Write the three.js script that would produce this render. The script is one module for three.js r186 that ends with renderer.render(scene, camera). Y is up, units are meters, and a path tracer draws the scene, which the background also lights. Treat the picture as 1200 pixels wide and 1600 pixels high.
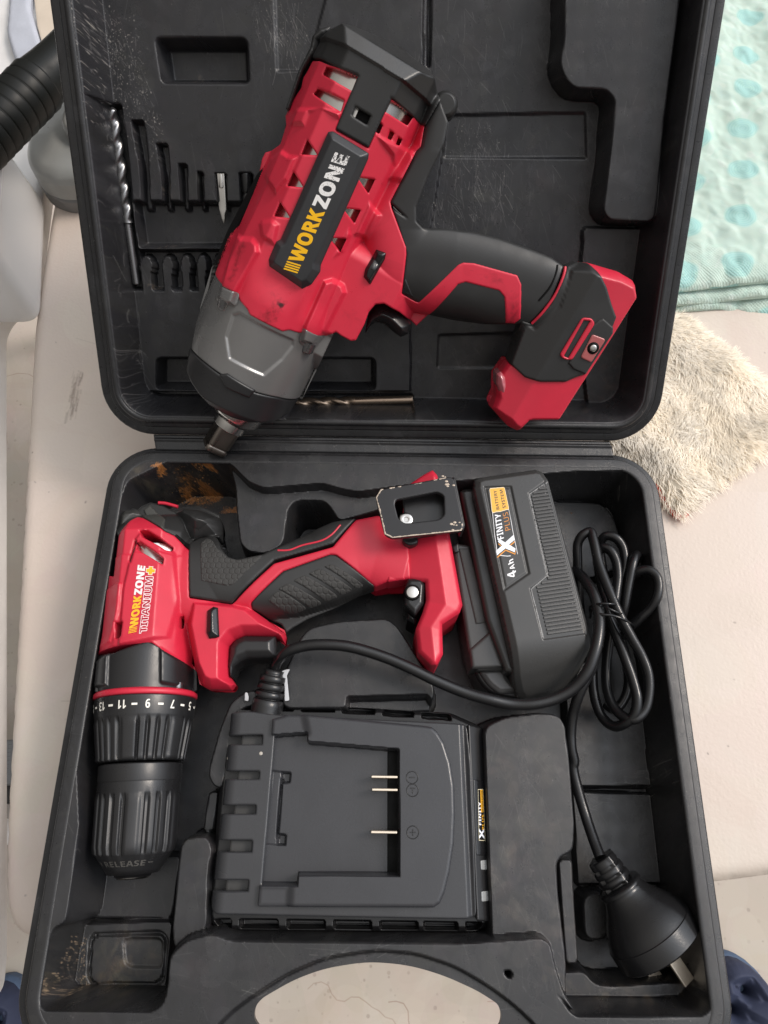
import * as THREE from 'three';
import { mergeGeometries, mergeVertices } from 'three/addons/utils/BufferGeometryUtils.js';
import { RoundedBoxGeometry } from 'three/addons/geometries/RoundedBoxGeometry.js';

// ---------- camera, light, exposure ----------
const scene = new THREE.Scene();
const camera = new THREE.PerspectiveCamera(71.611, 0.75, 0.01, 60);
camera.rotation.order = 'YXZ';
camera.rotation.set(-68.2 * Math.PI / 180, 0, 0.85 * Math.PI / 180);
camera.position.set(0.001675, 0.421533, 0.186666);
const renderer = new THREE.WebGLRenderer({ antialias: true });
renderer.setSize(768, 1024);
renderer.toneMapping = THREE.LinearToneMapping;
renderer.toneMappingExposure = 1.02;
renderer.shadowMap.enabled = true;

const SUN = new THREE.Vector3(0.62, 0.72, -0.2).normalize();
{ // overcast sky: bright overhead, dim towards the horizon, and brightest round the veiled sun to the right
  const W = 256, H = 128, a = new Float32Array(W * H * 4), glow = new THREE.Vector3(0.66, 0.7, -0.2).normalize();
  for (let j = 0; j < H; j++) for (let i = 0; i < W; i++) {
    const el = (j + 0.5) / H * Math.PI - Math.PI / 2, az = ((i + 0.5) / W - 0.5) * 2 * Math.PI;
    const d = new THREE.Vector3(Math.cos(el) * Math.cos(az), Math.sin(el), Math.cos(el) * Math.sin(az));
    const up = Math.max(0, d.y), g = Math.max(0, d.dot(glow));
    const base = d.y > 0 ? 0.11 + 0.62 * up * up : 0.12 * Math.max(0.15, 1 + d.y * 4), G = 2.7 * Math.pow(g, 5) * (d.y > 0 ? 1 : Math.max(0, 1 + d.y * 4));
    const k = (j * W + i) * 4; a[k] = base * 1.05 + G * 0.9; a[k + 1] = base * 1.0 + G * 0.97; a[k + 2] = base * 0.94 + G * 1.08; a[k + 3] = 1;
  }
  const t = new THREE.DataTexture(a, W, H, THREE.RGBAFormat, THREE.FloatType);
  t.mapping = THREE.EquirectangularReflectionMapping; t.magFilter = t.minFilter = THREE.LinearFilter; t.needsUpdate = true;
  scene.background = t; scene.environment = t;
}
const sun = new THREE.DirectionalLight(0xfff0e0, 1.8);
sun.position.copy(SUN).multiplyScalar(3); sun.castShadow = true; sun.shadow.radius = 32;
sun.shadow.mapSize.set(2048, 2048);
Object.assign(sun.shadow.camera, { left: -0.6, right: 0.6, top: 0.6, bottom: -0.6, near: 0.5, far: 6 });
scene.add(sun);

// ---------- helpers ----------
const clamp = (x, a = 0, b = 1) => x < a ? a : x > b ? b : x;
const smooth = (x) => { x = clamp(x); return x * x * (3 - 2 * x); };
const lerp = (a, b, t) => a + (b - a) * t;
function segDist(x, y, a, b) {           // distance to a segment and the place along it
  const dx = b[0] - a[0], dy = b[1] - a[1], t = clamp(((x - a[0]) * dx + (y - a[1]) * dy) / (dx * dx + dy * dy || 1));
  return [Math.hypot(x - a[0] - dx * t, y - a[1] - dy * t), t];
}
function sdPoly(P) {                     // signed distance to a polygon, negative inside; far away it is only a bound
  const n = P.length; let x0 = 1e9, y0 = 1e9, x1 = -1e9, y1 = -1e9;
  for (const [x, y] of P) { x0 = Math.min(x0, x); y0 = Math.min(y0, y); x1 = Math.max(x1, x); y1 = Math.max(y1, y); }
  const f = (x, y) => {
    const bx = Math.max(x0 - x, x - x1, y0 - y, y - y1); if (bx > 8) return bx;
    let d = 1e9, inside = false;
    for (let i = 0, j = n - 1; i < n; j = i++) {
      const ax = P[i][0], ay = P[i][1], ex = P[j][0] - ax, ey = P[j][1] - ay, wx = x - ax, wy = y - ay;
      const t = clamp((wx * ex + wy * ey) / (ex * ex + ey * ey || 1)), qx = wx - ex * t, qy = wy - ey * t;
      d = Math.min(d, qx * qx + qy * qy);
      if ((ay > y) !== (P[j][1] > y) && x < ex * (y - ay) / ey + ax) inside = !inside;
    }
    return inside ? -Math.sqrt(d) : Math.sqrt(d);
  };
  f.box = [x0, y0, x1, y1];
  return f;
}
function rounded(P, r, k = 5) {          // a polygon with its corners rounded
  const out = [], n = P.length;
  for (let i = 0; i < n; i++) {
    const p = P[i], a = P[(i + n - 1) % n], b = P[(i + 1) % n];
    const la = Math.hypot(a[0] - p[0], a[1] - p[1]), lb = Math.hypot(b[0] - p[0], b[1] - p[1]);
    const q = Math.min(r, la * 0.45, lb * 0.45);
    const A = [p[0] + (a[0] - p[0]) * q / la, p[1] + (a[1] - p[1]) * q / la], B = [p[0] + (b[0] - p[0]) * q / lb, p[1] + (b[1] - p[1]) * q / lb];
    for (let m = 0; m <= k; m++) { const t = m / k, s = 1 - t; out.push([s * s * A[0] + 2 * s * t * p[0] + t * t * B[0], s * s * A[1] + 2 * s * t * p[1] + t * t * B[1]]); }
  }
  return out;
}
const smax = (a, b, k) => { const h = clamp(0.5 + 0.5 * (a - b) / k); return lerp(b, a, h) + k * h * (1 - h); };
function rng(seed) { let s = seed >>> 0; return () => { s = (s + 0x6D2B79F5) >>> 0; let t = Math.imul(s ^ (s >>> 15), 1 | s); t = (t + Math.imul(t ^ (t >>> 7), 61 | t)) ^ t; return ((t ^ (t >>> 14)) >>> 0) / 4294967296; }; }
function noise2(seed) {                  // smooth value noise, about -1 to 1
  const h = (i, j) => { let n = Math.imul(i, 374761393) ^ Math.imul(j, 668265263) ^ Math.imul(seed, 974634777); n = Math.imul(n ^ (n >>> 13), 1274126177); return ((n ^ (n >>> 16)) >>> 0) / 2147483648 - 1; };
  return (x, y) => { const i = Math.floor(x), j = Math.floor(y), u = smooth(x - i), v = smooth(y - j); return lerp(lerp(h(i, j), h(i + 1, j), u), lerp(h(i, j + 1), h(i + 1, j + 1), u), v); };
}
const taken = {};
function numbered(n) { const k = taken[n] = (taken[n] ?? -1) + 1; return k ? n + '_' + String(k).padStart(3, '0') : n; }
const FR = {                             // where the two halves of the open case stand: origin on the hinge line, rim in the plane y = 0
  B: new THREE.Matrix4().setPosition(0, 0.06, 0),
  L: new THREE.Matrix4().makeRotationX(43.3 * Math.PI / 180).setPosition(0, 0.06, 0),
  T: new THREE.Matrix4(),
};
let org = [0, 0, 0];                     // the origin, in mm, of the thing being built
function thing(name, label, category, frame = 'T', o = [0, 0, 0], group) {
  const g = new THREE.Group(); g.name = numbered(name); scene.add(g);
  g.applyMatrix4(FR[frame].clone().multiply(new THREE.Matrix4().setPosition(o[0] / 1000, o[1] / 1000, o[2] / 1000)));
  g.userData = { label, category }; if (group) g.userData.group = group;
  org = o; return g;
}
function part(name, geo, mat, parent, opt = {}) {   // geometry in mm in the frame of its thing's half of the case
  if (Array.isArray(geo)) geo = join(geo);
  geo.translate(-org[0], -org[1], -org[2]); geo.scale(0.001, 0.001, 0.001);
  const m = new THREE.Mesh(geo, mat); m.name = parent === scene ? numbered(name) : name; m.castShadow = m.receiveShadow = true;
  if (opt.label) m.userData.label = opt.label; if (opt.kind) m.userData.kind = opt.kind;
  parent.add(m); return m;
}
function join(list) { const ix = list.every(g => g.index); return mergeGeometries(list.map(g => { g = g.index && !ix ? g.toNonIndexed() : g; for (const k of Object.keys(g.attributes)) if (!['position', 'normal', 'uv'].includes(k)) g.deleteAttribute(k); return g; })); }
function raw(pos, uv, idx, flat) {
  let g = new THREE.BufferGeometry();
  g.setAttribute('position', new THREE.Float32BufferAttribute(pos, 3)); g.setAttribute('uv', new THREE.Float32BufferAttribute(uv, 2)); g.setIndex(idx);
  if (flat) g = g.toNonIndexed(); g.computeVertexNormals(); return g;
}
// A solid whose outline is P (less the holes) and whose upper face follows top(u, v, d), d being the distance inside the edge.
// The edge is rounded by er; the sides go down to bottom; close: 'flat' or 'mirror' (below the plane y = bottom).
function relief(P, top, { bottom = 0, cell = 0.8, er = 0.6, holes = [], close, sides = true, sd, uv } = {}) {
  const s0 = sd || sdPoly(P), hs = holes.map(h => sdPoly(h));
  const f = (x, y) => { let d = s0(x, y); for (const h of hs) d = Math.max(d, -h(x, y)); return d; };
  const B = (sd && sd.box) || sdPoly(P).box, x0 = B[0] - cell * 1.37, y0 = B[1] - cell * 1.41, nx = Math.ceil((B[2] - x0) / cell) + 2, ny = Math.ceil((B[3] - y0) / cell) + 2;
  const D = new Float32Array(nx * ny); for (let j = 0; j < ny; j++) for (let i = 0; i < nx; i++) { let d = f(x0 + i * cell, y0 + j * cell); if (Math.abs(d) < cell * 0.02) d = -cell * 0.02; D[j * nx + i] = d; }
  const pos = [], uvs = [], idx = [], edge = [], key = new Map();
  const tf = typeof top === 'function' ? top : () => top;
  const put = (x, y, d) => {
    d = Math.max(0, d); let h = tf(x, y, d); if (er > 0 && d < er) { const q = 1 - d / er; h -= er * (1 - Math.sqrt(Math.max(0, 1 - q * q))); }
    pos.push(x, h, y); const w = uv ? uv(x, y, h) : [x / 1000, -y / 1000]; uvs.push(w[0], w[1]); return pos.length / 3 - 1;
  };
  const node = (i, j) => { const k = j * nx + i; let v = key.get(k); if (v === undefined) { v = put(x0 + i * cell, y0 + j * cell, -D[k]); key.set(k, v); } return v; };
  const cross = (i, j, m, n) => {
    let a = j * nx + i, b = n * nx + m; if (a > b) { [a, b] = [b, a]; [i, j, m, n] = [m, n, i, j]; }
    const k = -(a * 2 + (b === a + 1 ? 0 : 1)) - 1; let v = key.get(k);
    if (v === undefined) { const t = D[a] / (D[a] - D[b]); v = put(x0 + (i + (m - i) * t) * cell, y0 + (j + (n - j) * t) * cell, 0); key.set(k, v); }
    return v;
  };
  for (let j = 0; j < ny - 1; j++) for (let i = 0; i < nx - 1; i++) {
    const c = [[i, j], [i, j + 1], [i + 1, j + 1], [i + 1, j]], ins = c.map(([p, q]) => D[q * nx + p] < 0);
    if (!(ins[0] || ins[1] || ins[2] || ins[3])) continue;
    const poly = [], cr = [];
    for (let k = 0; k < 4; k++) {
      const m = (k + 1) % 4; if (ins[k]) poly.push(node(...c[k]));
      if (ins[k] !== ins[m]) { const v = cross(...c[k], ...c[m]); poly.push(v); cr.push([v, ins[k]]); }
    }
    for (let k = 2; k < poly.length; k++) idx.push(poly[0], poly[k - 1], poly[k]);
    if (cr.length === 2) edge.push(cr[0][1] ? [cr[0][0], cr[1][0]] : [cr[1][0], cr[0][0]]);
  }
  const out = [raw(pos, uvs, idx)], bf = typeof bottom === 'function' ? bottom : () => bottom;
  if (sides) {
    const sp = [], su = [], si = [], sk = new Map();
    const col = (v) => { let q = sk.get(v); if (q === undefined) { q = sp.length / 3; const x = pos[v * 3], h = pos[v * 3 + 1], y = pos[v * 3 + 2]; sp.push(x, h, y, x, Math.min(h, bf(x, y)), y); const b = Math.min(h, bf(x, y)); su.push((x + h * 0.6) / 1000, (h * 0.8 - y) / 1000, (x + b * 0.6) / 1000, (b * 0.8 - y) / 1000); sk.set(v, q); } return q; };
    for (const [a, b] of edge) { const p = col(a), q = col(b); si.push(p, p + 1, q, q, p + 1, q + 1); }
    if (si.length) out.push(raw(sp, su, si));
  }
  if (close) {
    const cp = []; for (let k = 0; k < pos.length; k += 3) { const b = bf(pos[k], pos[k + 2]); cp.push(pos[k], close === 'mirror' ? 2 * b - Math.max(b, pos[k + 1]) : Math.min(pos[k + 1], b), pos[k + 2]); }
    const ci = []; for (let k = 0; k < idx.length; k += 3) ci.push(idx[k], idx[k + 2], idx[k + 1]);
    out.push(raw(cp, uvs, ci));
  }
  return join(out);
}
// A surface swept through rings of equal point count: each ring a list of [x, y, z]
function loft(rings, { closed = true, caps = true, flat = false } = {}) {
  const n = rings[0].length, pos = [], uv = [], idx = []; let len = 0;
  rings.forEach((R, r) => {
    if (r) len += Math.hypot(R[0][0] - rings[r - 1][0][0], R[0][1] - rings[r - 1][0][1], R[0][2] - rings[r - 1][0][2]);
    let around = 0;
    for (let i = 0; i <= (closed ? n : n - 1); i++) { const p = R[i % n], q = R[(i + 1) % n]; pos.push(p[0], p[1], p[2]); uv.push(around / 1000, len / 1000); around += Math.hypot(q[0] - p[0], q[1] - p[1], q[2] - p[2]); }
  });
  const w = closed ? n + 1 : n;
  for (let r = 0; r + 1 < rings.length; r++) for (let i = 0; i + 1 < w; i++) { const a = r * w + i; idx.push(a, a + 1, a + w, a + 1, a + w + 1, a + w); }
  const g = raw(pos, uv, idx, flat);
  if (closed && !flat) { const N = g.attributes.normal; for (let r = 0; r < rings.length; r++) { const a = r * w, b = a + n; const v = new THREE.Vector3(N.getX(a) + N.getX(b), N.getY(a) + N.getY(b), N.getZ(a) + N.getZ(b)).normalize(); N.setXYZ(a, v.x, v.y, v.z); N.setXYZ(b, v.x, v.y, v.z); } }
  const out = [g];
  if (caps && closed) for (const [R, s] of [[rings[0], 1], [rings[rings.length - 1], -1]]) {
    const c = [0, 0, 0]; R.forEach(p => { c[0] += p[0] / n; c[1] += p[1] / n; c[2] += p[2] / n; });
    const cp = [...c], cu = [0, 0], ci = []; R.forEach(p => { cp.push(...p); cu.push(p[0] / 1000, p[2] / 1000); });
    for (let i = 0; i < n; i++) s > 0 ? ci.push(0, 2 + (i + 1) % n - 1, 1 + i) : ci.push(0, 1 + i, 2 + (i + 1) % n - 1);
    out.push(raw(cp, cu, ci));
  }
  return join(out);
}
// A lathe-like body between two points: prof = [[distance along, radius, ridge?], ...]; mod(angle, s, r) may change the radius
function spun(a, b, prof, { n = 48, mod, caps = true } = {}) {
  const A = new THREE.Vector3(...a), ax = new THREE.Vector3(...b).sub(A).normalize(), e = Math.abs(ax.y) > 0.95 ? new THREE.Vector3(1, 0, 0) : new THREE.Vector3(0, 1, 0); e.addScaledVector(ax, -e.dot(ax)).normalize();
  const f = new THREE.Vector3().crossVectors(ax, e);
  return loft(prof.map(([s, r]) => Array.from({ length: n }, (_, i) => { const t = i / n * Math.PI * 2, q = mod ? mod(t, s, r) : r; return [0, 1, 2].map(k => A.getComponent(k) + ax.getComponent(k) * s + (e.getComponent(k) * Math.cos(t) + f.getComponent(k) * Math.sin(t)) * q); })), { caps });
}
function tube(pts, r, { n = 10, seg, flat = 1 } = {}) {       // a cord through [x, y, z] points
  const c = new THREE.CatmullRomCurve3(pts.map(p => new THREE.Vector3(...p)), false, 'centripetal'), N = seg || pts.length * 8, up = new THREE.Vector3(0, 1, 0), rings = [];
  for (let i = 0; i <= N; i++) {
    const p = c.getPoint(i / N), t = c.getTangent(i / N), s = Math.abs(t.y) > 0.98 ? new THREE.Vector3(1, 0, 0) : new THREE.Vector3().crossVectors(t, up).normalize(), q = new THREE.Vector3().crossVectors(s, t);
    rings.push(Array.from({ length: n }, (_, k) => { const a = k / n * 2 * Math.PI, x = Math.cos(a) * r * flat, y = Math.sin(a) * r; return [p.x + s.x * x + q.x * y, p.y + s.y * x + q.y * y, p.z + s.z * x + q.z * y]; }));
  }
  return loft(rings);
}
// Flat print: a thin sheet from corner to corner (top left, top right, bottom right, bottom left as read) a hair above the surface h
function print(Q, h, mat, [nx, ny] = [2, 2]) {
  const pos = [], uv = [], idx = [], hf = typeof h === 'function' ? h : () => h;
  for (let j = 0; j <= ny; j++) for (let i = 0; i <= nx; i++) { const a = i / nx, b = j / ny, x = lerp(lerp(Q[0][0], Q[1][0], a), lerp(Q[3][0], Q[2][0], a), b), y = lerp(lerp(Q[0][1], Q[1][1], a), lerp(Q[3][1], Q[2][1], a), b); pos.push(x, hf(x, y) + 0.12, y); uv.push(a, 1 - b); }
  for (let j = 0; j < ny; j++) for (let i = 0; i < nx; i++) { const a = j * (nx + 1) + i; idx.push(a, a + nx + 1, a + 1, a + 1, a + nx + 1, a + nx + 2); }
  return raw(pos, uv, idx);
}
function printMat(w, h, draw, o = {}) { return new THREE.MeshStandardMaterial({ map: canvasTex(w, h, draw), transparent: true, roughness: 0.5, ...o }); }
function lettering(g, text, x, y, w, h, color, font = 'bold', heavy = 0) {      // text stretched to a box, y at the letters' foot
  g.save(); g.font = `${font} 200px sans-serif`; const m = g.measureText(text), H = m.actualBoundingBoxAscent, W = m.actualBoundingBoxRight + (m.actualBoundingBoxLeft || 0);
  g.translate(x, y); g.scale(w / W, h / H); g.fillStyle = color; g.fillText(text, (m.actualBoundingBoxLeft || 0), 0); if (heavy) { g.strokeStyle = color; g.lineWidth = heavy; g.lineJoin = 'miter'; g.strokeText(text, (m.actualBoundingBoxLeft || 0), 0); } g.restore();
}
const CX = (P) => P.reduce((a, p) => [a[0] + p[0] / P.length, a[1] + p[1] / P.length], [0, 0]);
const P3 = (p, h) => [p[0], h, p[1]];    // (u, v) at height h
function box(u, h, v, w, t, l, r = 0.5, turn = 0) { const g = new RoundedBoxGeometry(w, t, l, 2, Math.min(r, w / 2.1, t / 2.1, l / 2.1)); if (turn) g.rotateY(turn); return g.translate(u, h, v); }

// ---------- materials ----------
function canvasTex(w, h, draw, srgb = true) { const c = document.createElement('canvas'); c.width = w; c.height = h; draw(c.getContext('2d'), w, h); const t = new THREE.CanvasTexture(c); if (srgb) t.colorSpace = THREE.SRGBColorSpace; t.wrapS = t.wrapT = THREE.RepeatWrapping; t.anisotropy = 4; return t; }
function grain(size, mm, fn, srgb) {     // a tile computed per pixel, mm across
  const a = new Uint8Array(size * size * 4);
  for (let j = 0; j < size; j++) for (let i = 0; i < size; i++) { const c = fn(i / size, j / size, i, j), k = (j * size + i) * 4; a[k] = clamp(c[0], 0, 255); a[k + 1] = clamp(c[1] ?? c[0], 0, 255); a[k + 2] = clamp(c[2] ?? c[0], 0, 255); a[k + 3] = 255; }
  const t = new THREE.DataTexture(a, size, size); t.wrapS = t.wrapT = THREE.RepeatWrapping; t.magFilter = THREE.LinearFilter; t.minFilter = THREE.LinearMipmapLinearFilter; t.generateMipmaps = true;
  t.repeat.set(1000 / mm, 1000 / mm); if (srgb) t.colorSpace = THREE.SRGBColorSpace; t.needsUpdate = true; return t;
}
function tiled(seed, n) { const N = noise2(seed); return (u, v) => { const x = u * n, y = v * n, a = smooth(u), b = smooth(v); return lerp(lerp(N(x, y), N(x - n, y), a), lerp(N(x, y - n), N(x - n, y - n), a), b); }; }
const fineA = tiled(3, 120), fineB = tiled(4, 60), midA = tiled(5, 14), midB = tiled(6, 5);
const fineBump = grain(512, 30, (u, v) => [128 + 60 * fineA(u, v) + 30 * fineB(u, v)]);
const roughVar = grain(512, 90, (u, v) => { const q = 200 + 38 * midA(u, v) + 34 * midB(u, v) + 14 * fineB(u, v); return [q, q, q]; });
const tone = (s, lo = 0.16) => grain(512, 110, (u, v) => { const q = 232 * (1 - lo * 0.5 + lo * 0.5 * (0.6 * midA(u, v) + 0.5 * midB(u + s, v)) + lo * 0.12 * fineB(u, v)); return [q]; });
const toneMap = tone(0.3);
const plastic = (r, g, b, rough, o = {}) => new THREE.MeshPhysicalMaterial({ color: new THREE.Color().setRGB(r, g, b), roughness: rough, map: toneMap, roughnessMap: roughVar, bumpMap: fineBump, bumpScale: 0.00004, ...o });
const M = {
  casePlain: plastic(0.032, 0.033, 0.036, 0.55),
  red: plastic(0.67, 0.024, 0.056, 0.5),
  redDark: plastic(0.42, 0.012, 0.035, 0.5),
  rubber: plastic(0.024, 0.024, 0.024, 0.55),
  black: plastic(0.017, 0.017, 0.018, 0.42),
  core: plastic(0.005, 0.005, 0.005, 0.8, { specularIntensity: 0.25 }),
  gloss: plastic(0.012, 0.012, 0.013, 0.25),
  greyMetal: plastic(0.26, 0.255, 0.25, 0.4, { metalness: 0.5 }),
  steel: new THREE.MeshStandardMaterial({ color: new THREE.Color().setRGB(0.72, 0.7, 0.67), metalness: 1, roughness: 0.3, roughnessMap: roughVar, map: toneMap }),
  darkSteel: new THREE.MeshStandardMaterial({ color: new THREE.Color().setRGB(0.26, 0.26, 0.265), metalness: 0.9, roughness: 0.38, roughnessMap: roughVar }),
  bronze: new THREE.MeshStandardMaterial({ color: new THREE.Color().setRGB(0.38, 0.29, 0.22), metalness: 0.9, roughness: 0.38, roughnessMap: roughVar }),
  brass: new THREE.MeshStandardMaterial({ color: new THREE.Color().setRGB(0.8, 0.7, 0.57), metalness: 0.85, roughness: 0.42 }),
  cable: plastic(0.012, 0.012, 0.013, 0.36),
};

// ---------- setting: concrete floor, folding table, side table ----------
const concreteTex = canvasTex(1024, 1024, (g, w, h) => {
  g.fillStyle = '#c9bfb4'; g.fillRect(0, 0, w, h); const R = rng(11);
  for (let i = 0; i < 900; i++) { const q = R(); g.fillStyle = q < 0.4 ? `rgba(150,138,126,${0.05 * R()})` : q < 0.7 ? `rgba(235,228,220,${0.09 * R()})` : `rgba(176,150,132,${0.06 * R()})`; g.beginPath(); g.ellipse(R() * w, R() * h, 8 + R() * 90, 6 + R() * 60, R() * 3, 0, 7); g.fill(); }
  for (let i = 0; i < 1500; i++) { g.fillStyle = `rgba(110,98,90,${0.25 * R()})`; g.beginPath(); g.arc(R() * w, R() * h, 0.5 + R() * 2.4, 0, 7); g.fill(); }
  g.lineWidth = 1.2; for (let i = 0; i < 26; i++) { g.strokeStyle = `rgba(140,112,98,${0.25 + 0.3 * R()})`; let x = R() * w, y = R() * h, a = R() * 6; g.beginPath(); g.moveTo(x, y); for (let k = 0; k < 14; k++) { a += (R() - 0.5) * 1.5; x += Math.cos(a) * 12; y += Math.sin(a) * 12; g.lineTo(x, y); } g.stroke(); }
});
concreteTex.repeat.set(1.1, 1.1);
const concrete = new THREE.MeshStandardMaterial({ color: new THREE.Color().setRGB(0.78, 0.77, 0.76), map: concreteTex, roughness: 0.85, bumpMap: concreteTex, bumpScale: 0.001 });
{
  org = [0, 0, 0]; const g = new THREE.PlaneGeometry(12, 12); g.rotateX(-Math.PI / 2); const uv = g.attributes.uv; for (let i = 0; i < uv.count; i++) uv.setXY(i, uv.getX(i) * 12, uv.getY(i) * 12);
  g.translate(0, -0.73, 0); g.scale(1000, 1000, 1000); part('floor', g, concrete, scene, { kind: 'structure' });
}
const tableTex = canvasTex(1024, 1024, (g, w, h) => {
  g.fillStyle = '#dcd0c6'; g.fillRect(0, 0, w, h); const R = rng(5);
  for (let i = 0; i < 500; i++) { g.fillStyle = R() < 0.5 ? `rgba(190,172,160,${0.05 * R()})` : `rgba(240,234,228,${0.08 * R()})`; g.beginPath(); g.ellipse(R() * w, R() * h, 20 + R() * 90, 10 + R() * 60, R() * 3, 0, 7); g.fill(); }
  for (let i = 0; i < 110; i++) { g.fillStyle = `rgba(90,80,76,${0.15 + 0.35 * R()})`; g.beginPath(); g.ellipse(R() * w, R() * h, 0.6 + R() * 1.6, 0.5 + R(), R() * 3, 0, 7); g.fill(); }
  for (let i = 0; i < 90; i++) { g.strokeStyle = `rgba(96,82,76,${0.05 + 0.12 * R()})`; g.lineWidth = 0.8 + 2 * R(); const x = 592 + 9 * (R() + R() - 1), y = 850 + 70 * R(); g.beginPath(); g.moveTo(x, y); g.lineTo(x + 3 * (R() - 0.6), y + 24 * R()); g.stroke(); }   // one long rubbed mark
  for (let i = 0; i < 30; i++) { g.strokeStyle = `rgba(120,108,100,${0.12 + 0.15 * R()})`; g.lineWidth = 0.5 + R(); const x = R() * w, y = R() * h, a = R() * 6; g.beginPath(); g.moveTo(x, y); g.lineTo(x + Math.cos(a) * 60 * R(), y + Math.sin(a) * 60 * R()); g.stroke(); }
});

tableTex.repeat.set(2, 2);
const pebble = grain(512, 45, (u, v) => [128 + 70 * tiled(21, 30)(u, v) + 30 * fineB(u, v)]);
const tablePlastic = new THREE.MeshPhysicalMaterial({ color: new THREE.Color().setRGB(0.83, 0.805, 0.78), map: tableTex, roughness: 0.5, bumpMap: pebble, bumpScale: 0.00012 });
const greyPaint = plastic(0.2, 0.21, 0.22, 0.4, { metalness: 0.2 });
{
  const T = thing('folding_table', 'beige white plastic folding table that the open tool case lies on', 'table', 'T', [120, -730, -120]);
  const top = rounded([[-266, -360], [-253.1,-133.5],[-202,208.4], [-190.4,261.4], [189,226.6],[214,223.1], [560, 196], [430, -700], [-310, -680]], 30, 8);
  part('table_top', relief(top, 0, { bottom: -24, cell: 2.4, er: 8, close: 'flat' }), tablePlastic, T);
  part('apron', relief(top.map(([x, y]) => [120 + (x - 120) * 0.8, -150 + (y + 150) * 0.8]), -24.5, { bottom: -58, cell: 4, er: 2, close: 'flat' }), tablePlastic, T);
  for (const [x, y] of [[-120, 150], [400, 110], [-190, -560], [360, -580]]) part('leg', tube([[x, -58, y], [x, -400, y], [x + 4, -728, y]], 13, { n: 16 }), greyPaint, T);
}
{
  const T = thing('side_table', 'white table whose rounded edge shows along the left border', 'table', 'T', [-420, -730, 0]);
  const w = new THREE.MeshPhysicalMaterial({ color: new THREE.Color().setRGB(0.78, 0.77, 0.76), roughness: 0.45, map: toneMap });
  part('table_top', relief(rounded([[-262, -160], [-282.2,-131.6],[-196.9,270.7],[-195.6,288], [-330, 300], [-620, 300], [-620, -700], [-310, -700]], 14, 8), 0, { bottom: -22, cell: 2.4, er: 6, close: 'flat' }), w, T);
  for (const [x, y] of [[-420, 230], [-580, 230], [-420, -640], [-580, -640]]) part('leg', tube([[x, -22, y], [x, -400, y], [x, -729, y]], 14, { n: 14 }), w, T);
}
{
  const T = thing('metal_bar', 'grey metal bar lying low beside the left table edge', 'bar', 'T', [-380, -730, 190]);
  const c = [-497.2,154.5], q = c; part('bar_face', box(q[0] - 60, -606, q[1], 260, 36, 58, 3, 0.05), greyPaint, T);
  part('bar_shadow_block', box(q[0] - 60, -660, q[1] + 30, 240, 70, 44, 3, 0.05), M.black, T);  // black block standing in for the dark shadow below the bar
  part('bar_post', box(q[0] - 150, -672, q[1], 40, 112, 40, 3), greyPaint, T);
}
{ // translucent tub on the side table, one bottom corner over the table's edge
  const T = thing('plastic_tub', 'translucent white plastic storage tub at the upper left', 'tub', 'T', [-330, 0, -220]);
  const tub = new THREE.MeshPhysicalMaterial({ color: new THREE.Color().setRGB(0.92, 0.91, 0.9), roughness: 0.4, transmission: 0.6, thickness: 0 });
  const [c0, c1] = [[-257.8,-219.2],[-245.6,-123.4]];
  const ring = (h, o) => rounded([[c0[0] + o - 6, -236 - o], [c1[0] + o, c1[1] + o], [-520 - o, c1[1] + o + 9], [-520 - o, -236 - o]], 12, 5).map(p => P3(p, h));
  part('wall', loft([ring(2, 0), ring(8, 1), ring(40, -1), ring(62, -2), ring(64, 1), ring(66, 1), ring(66, -4), ring(40, -3), ring(9, -1), ring(4, -2)], { caps: false }), tub, T);
  part('base', relief(ring(2, 0).map(p => [p[0], p[2]]), 3.4, { bottom: 1.2, cell: 3, er: 0.5, close: 'flat' }), tub, T);
}
{
  const m = plastic(0.36, 0.37, 0.36, 0.5), T = thing('plastic_housing', 'rounded light grey plastic housing under the black ribbed hose', 'housing', 'T', [-220, 0, -270]);
  const o = rounded([[-268.8,-253.2],[-270,-267.3],[-263.2,-277.1],[-252.9,-306.9],[-223.7,-325.4],[-197.1,-268.8],[-207.8,-228],[-230.3,-226],[-242.1,-225.7],[-255.9,-231.5],[-265,-242.8]], 12, 6);
  part('shell', relief(o, (u, v, d) => 40 - 6 * (1 - smooth(d / 26)), { bottom: 12, cell: 1.2, er: 9 }), m, T);
  part('foot', relief(o.map(p => [p[0] + 0.6, p[1] + 1]), 12, { bottom: 0.5, cell: 1.2, er: 2, close: 'flat' }), plastic(0.2, 0.2, 0.2, 0.55), T);
  part('socket', spun([-216, 40, -268], [-216, 56, -268], [[-4, 21], [6, 21], [10, 19], [10.5, 14], [2, 13]], { n: 32 }), m, T);
}
{ // hose
  const T = thing('ribbed_hose', 'black ribbed vacuum hose handle at the upper left', 'hose', 'T', [-290, 40, -290]);
  const a = [-272.8,-178.6], b = [-213.7,-301.7], A = [a[0], 84, a[1]], B = [b[0], 82, b[1]], L = Math.hypot(a[0] - b[0], a[1] - b[1]);
  const prof = [[-60, 17]]; for (let s = -56; s < L * 0.6; s += 8.4) prof.push([s, 17.6], [s + 6.2, 18], [s + 6.8, 17.6], [s + 7.2, 16.9], [s + 8.1, 16.9]);
  prof.push([L * 0.62 + 3, 16.9], [L * 0.66 + 8, 16], [L * 0.8, 15.4], [L + 60, 15]);
  part('hose_body', spun(A, B, prof, { n: 56 }), plastic(0.005, 0.006, 0.005, 0.55, { specularIntensity: 0.5 }), T);
  part('swivel_pin', spun([a[0] + 20, 98, a[1] + 0], [a[0] + 20, 112, a[1] + 4], [[0, 4], [6, 4], [7, 3], [7.2, 1]], { n: 20 }), M.black, T);
}
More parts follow.
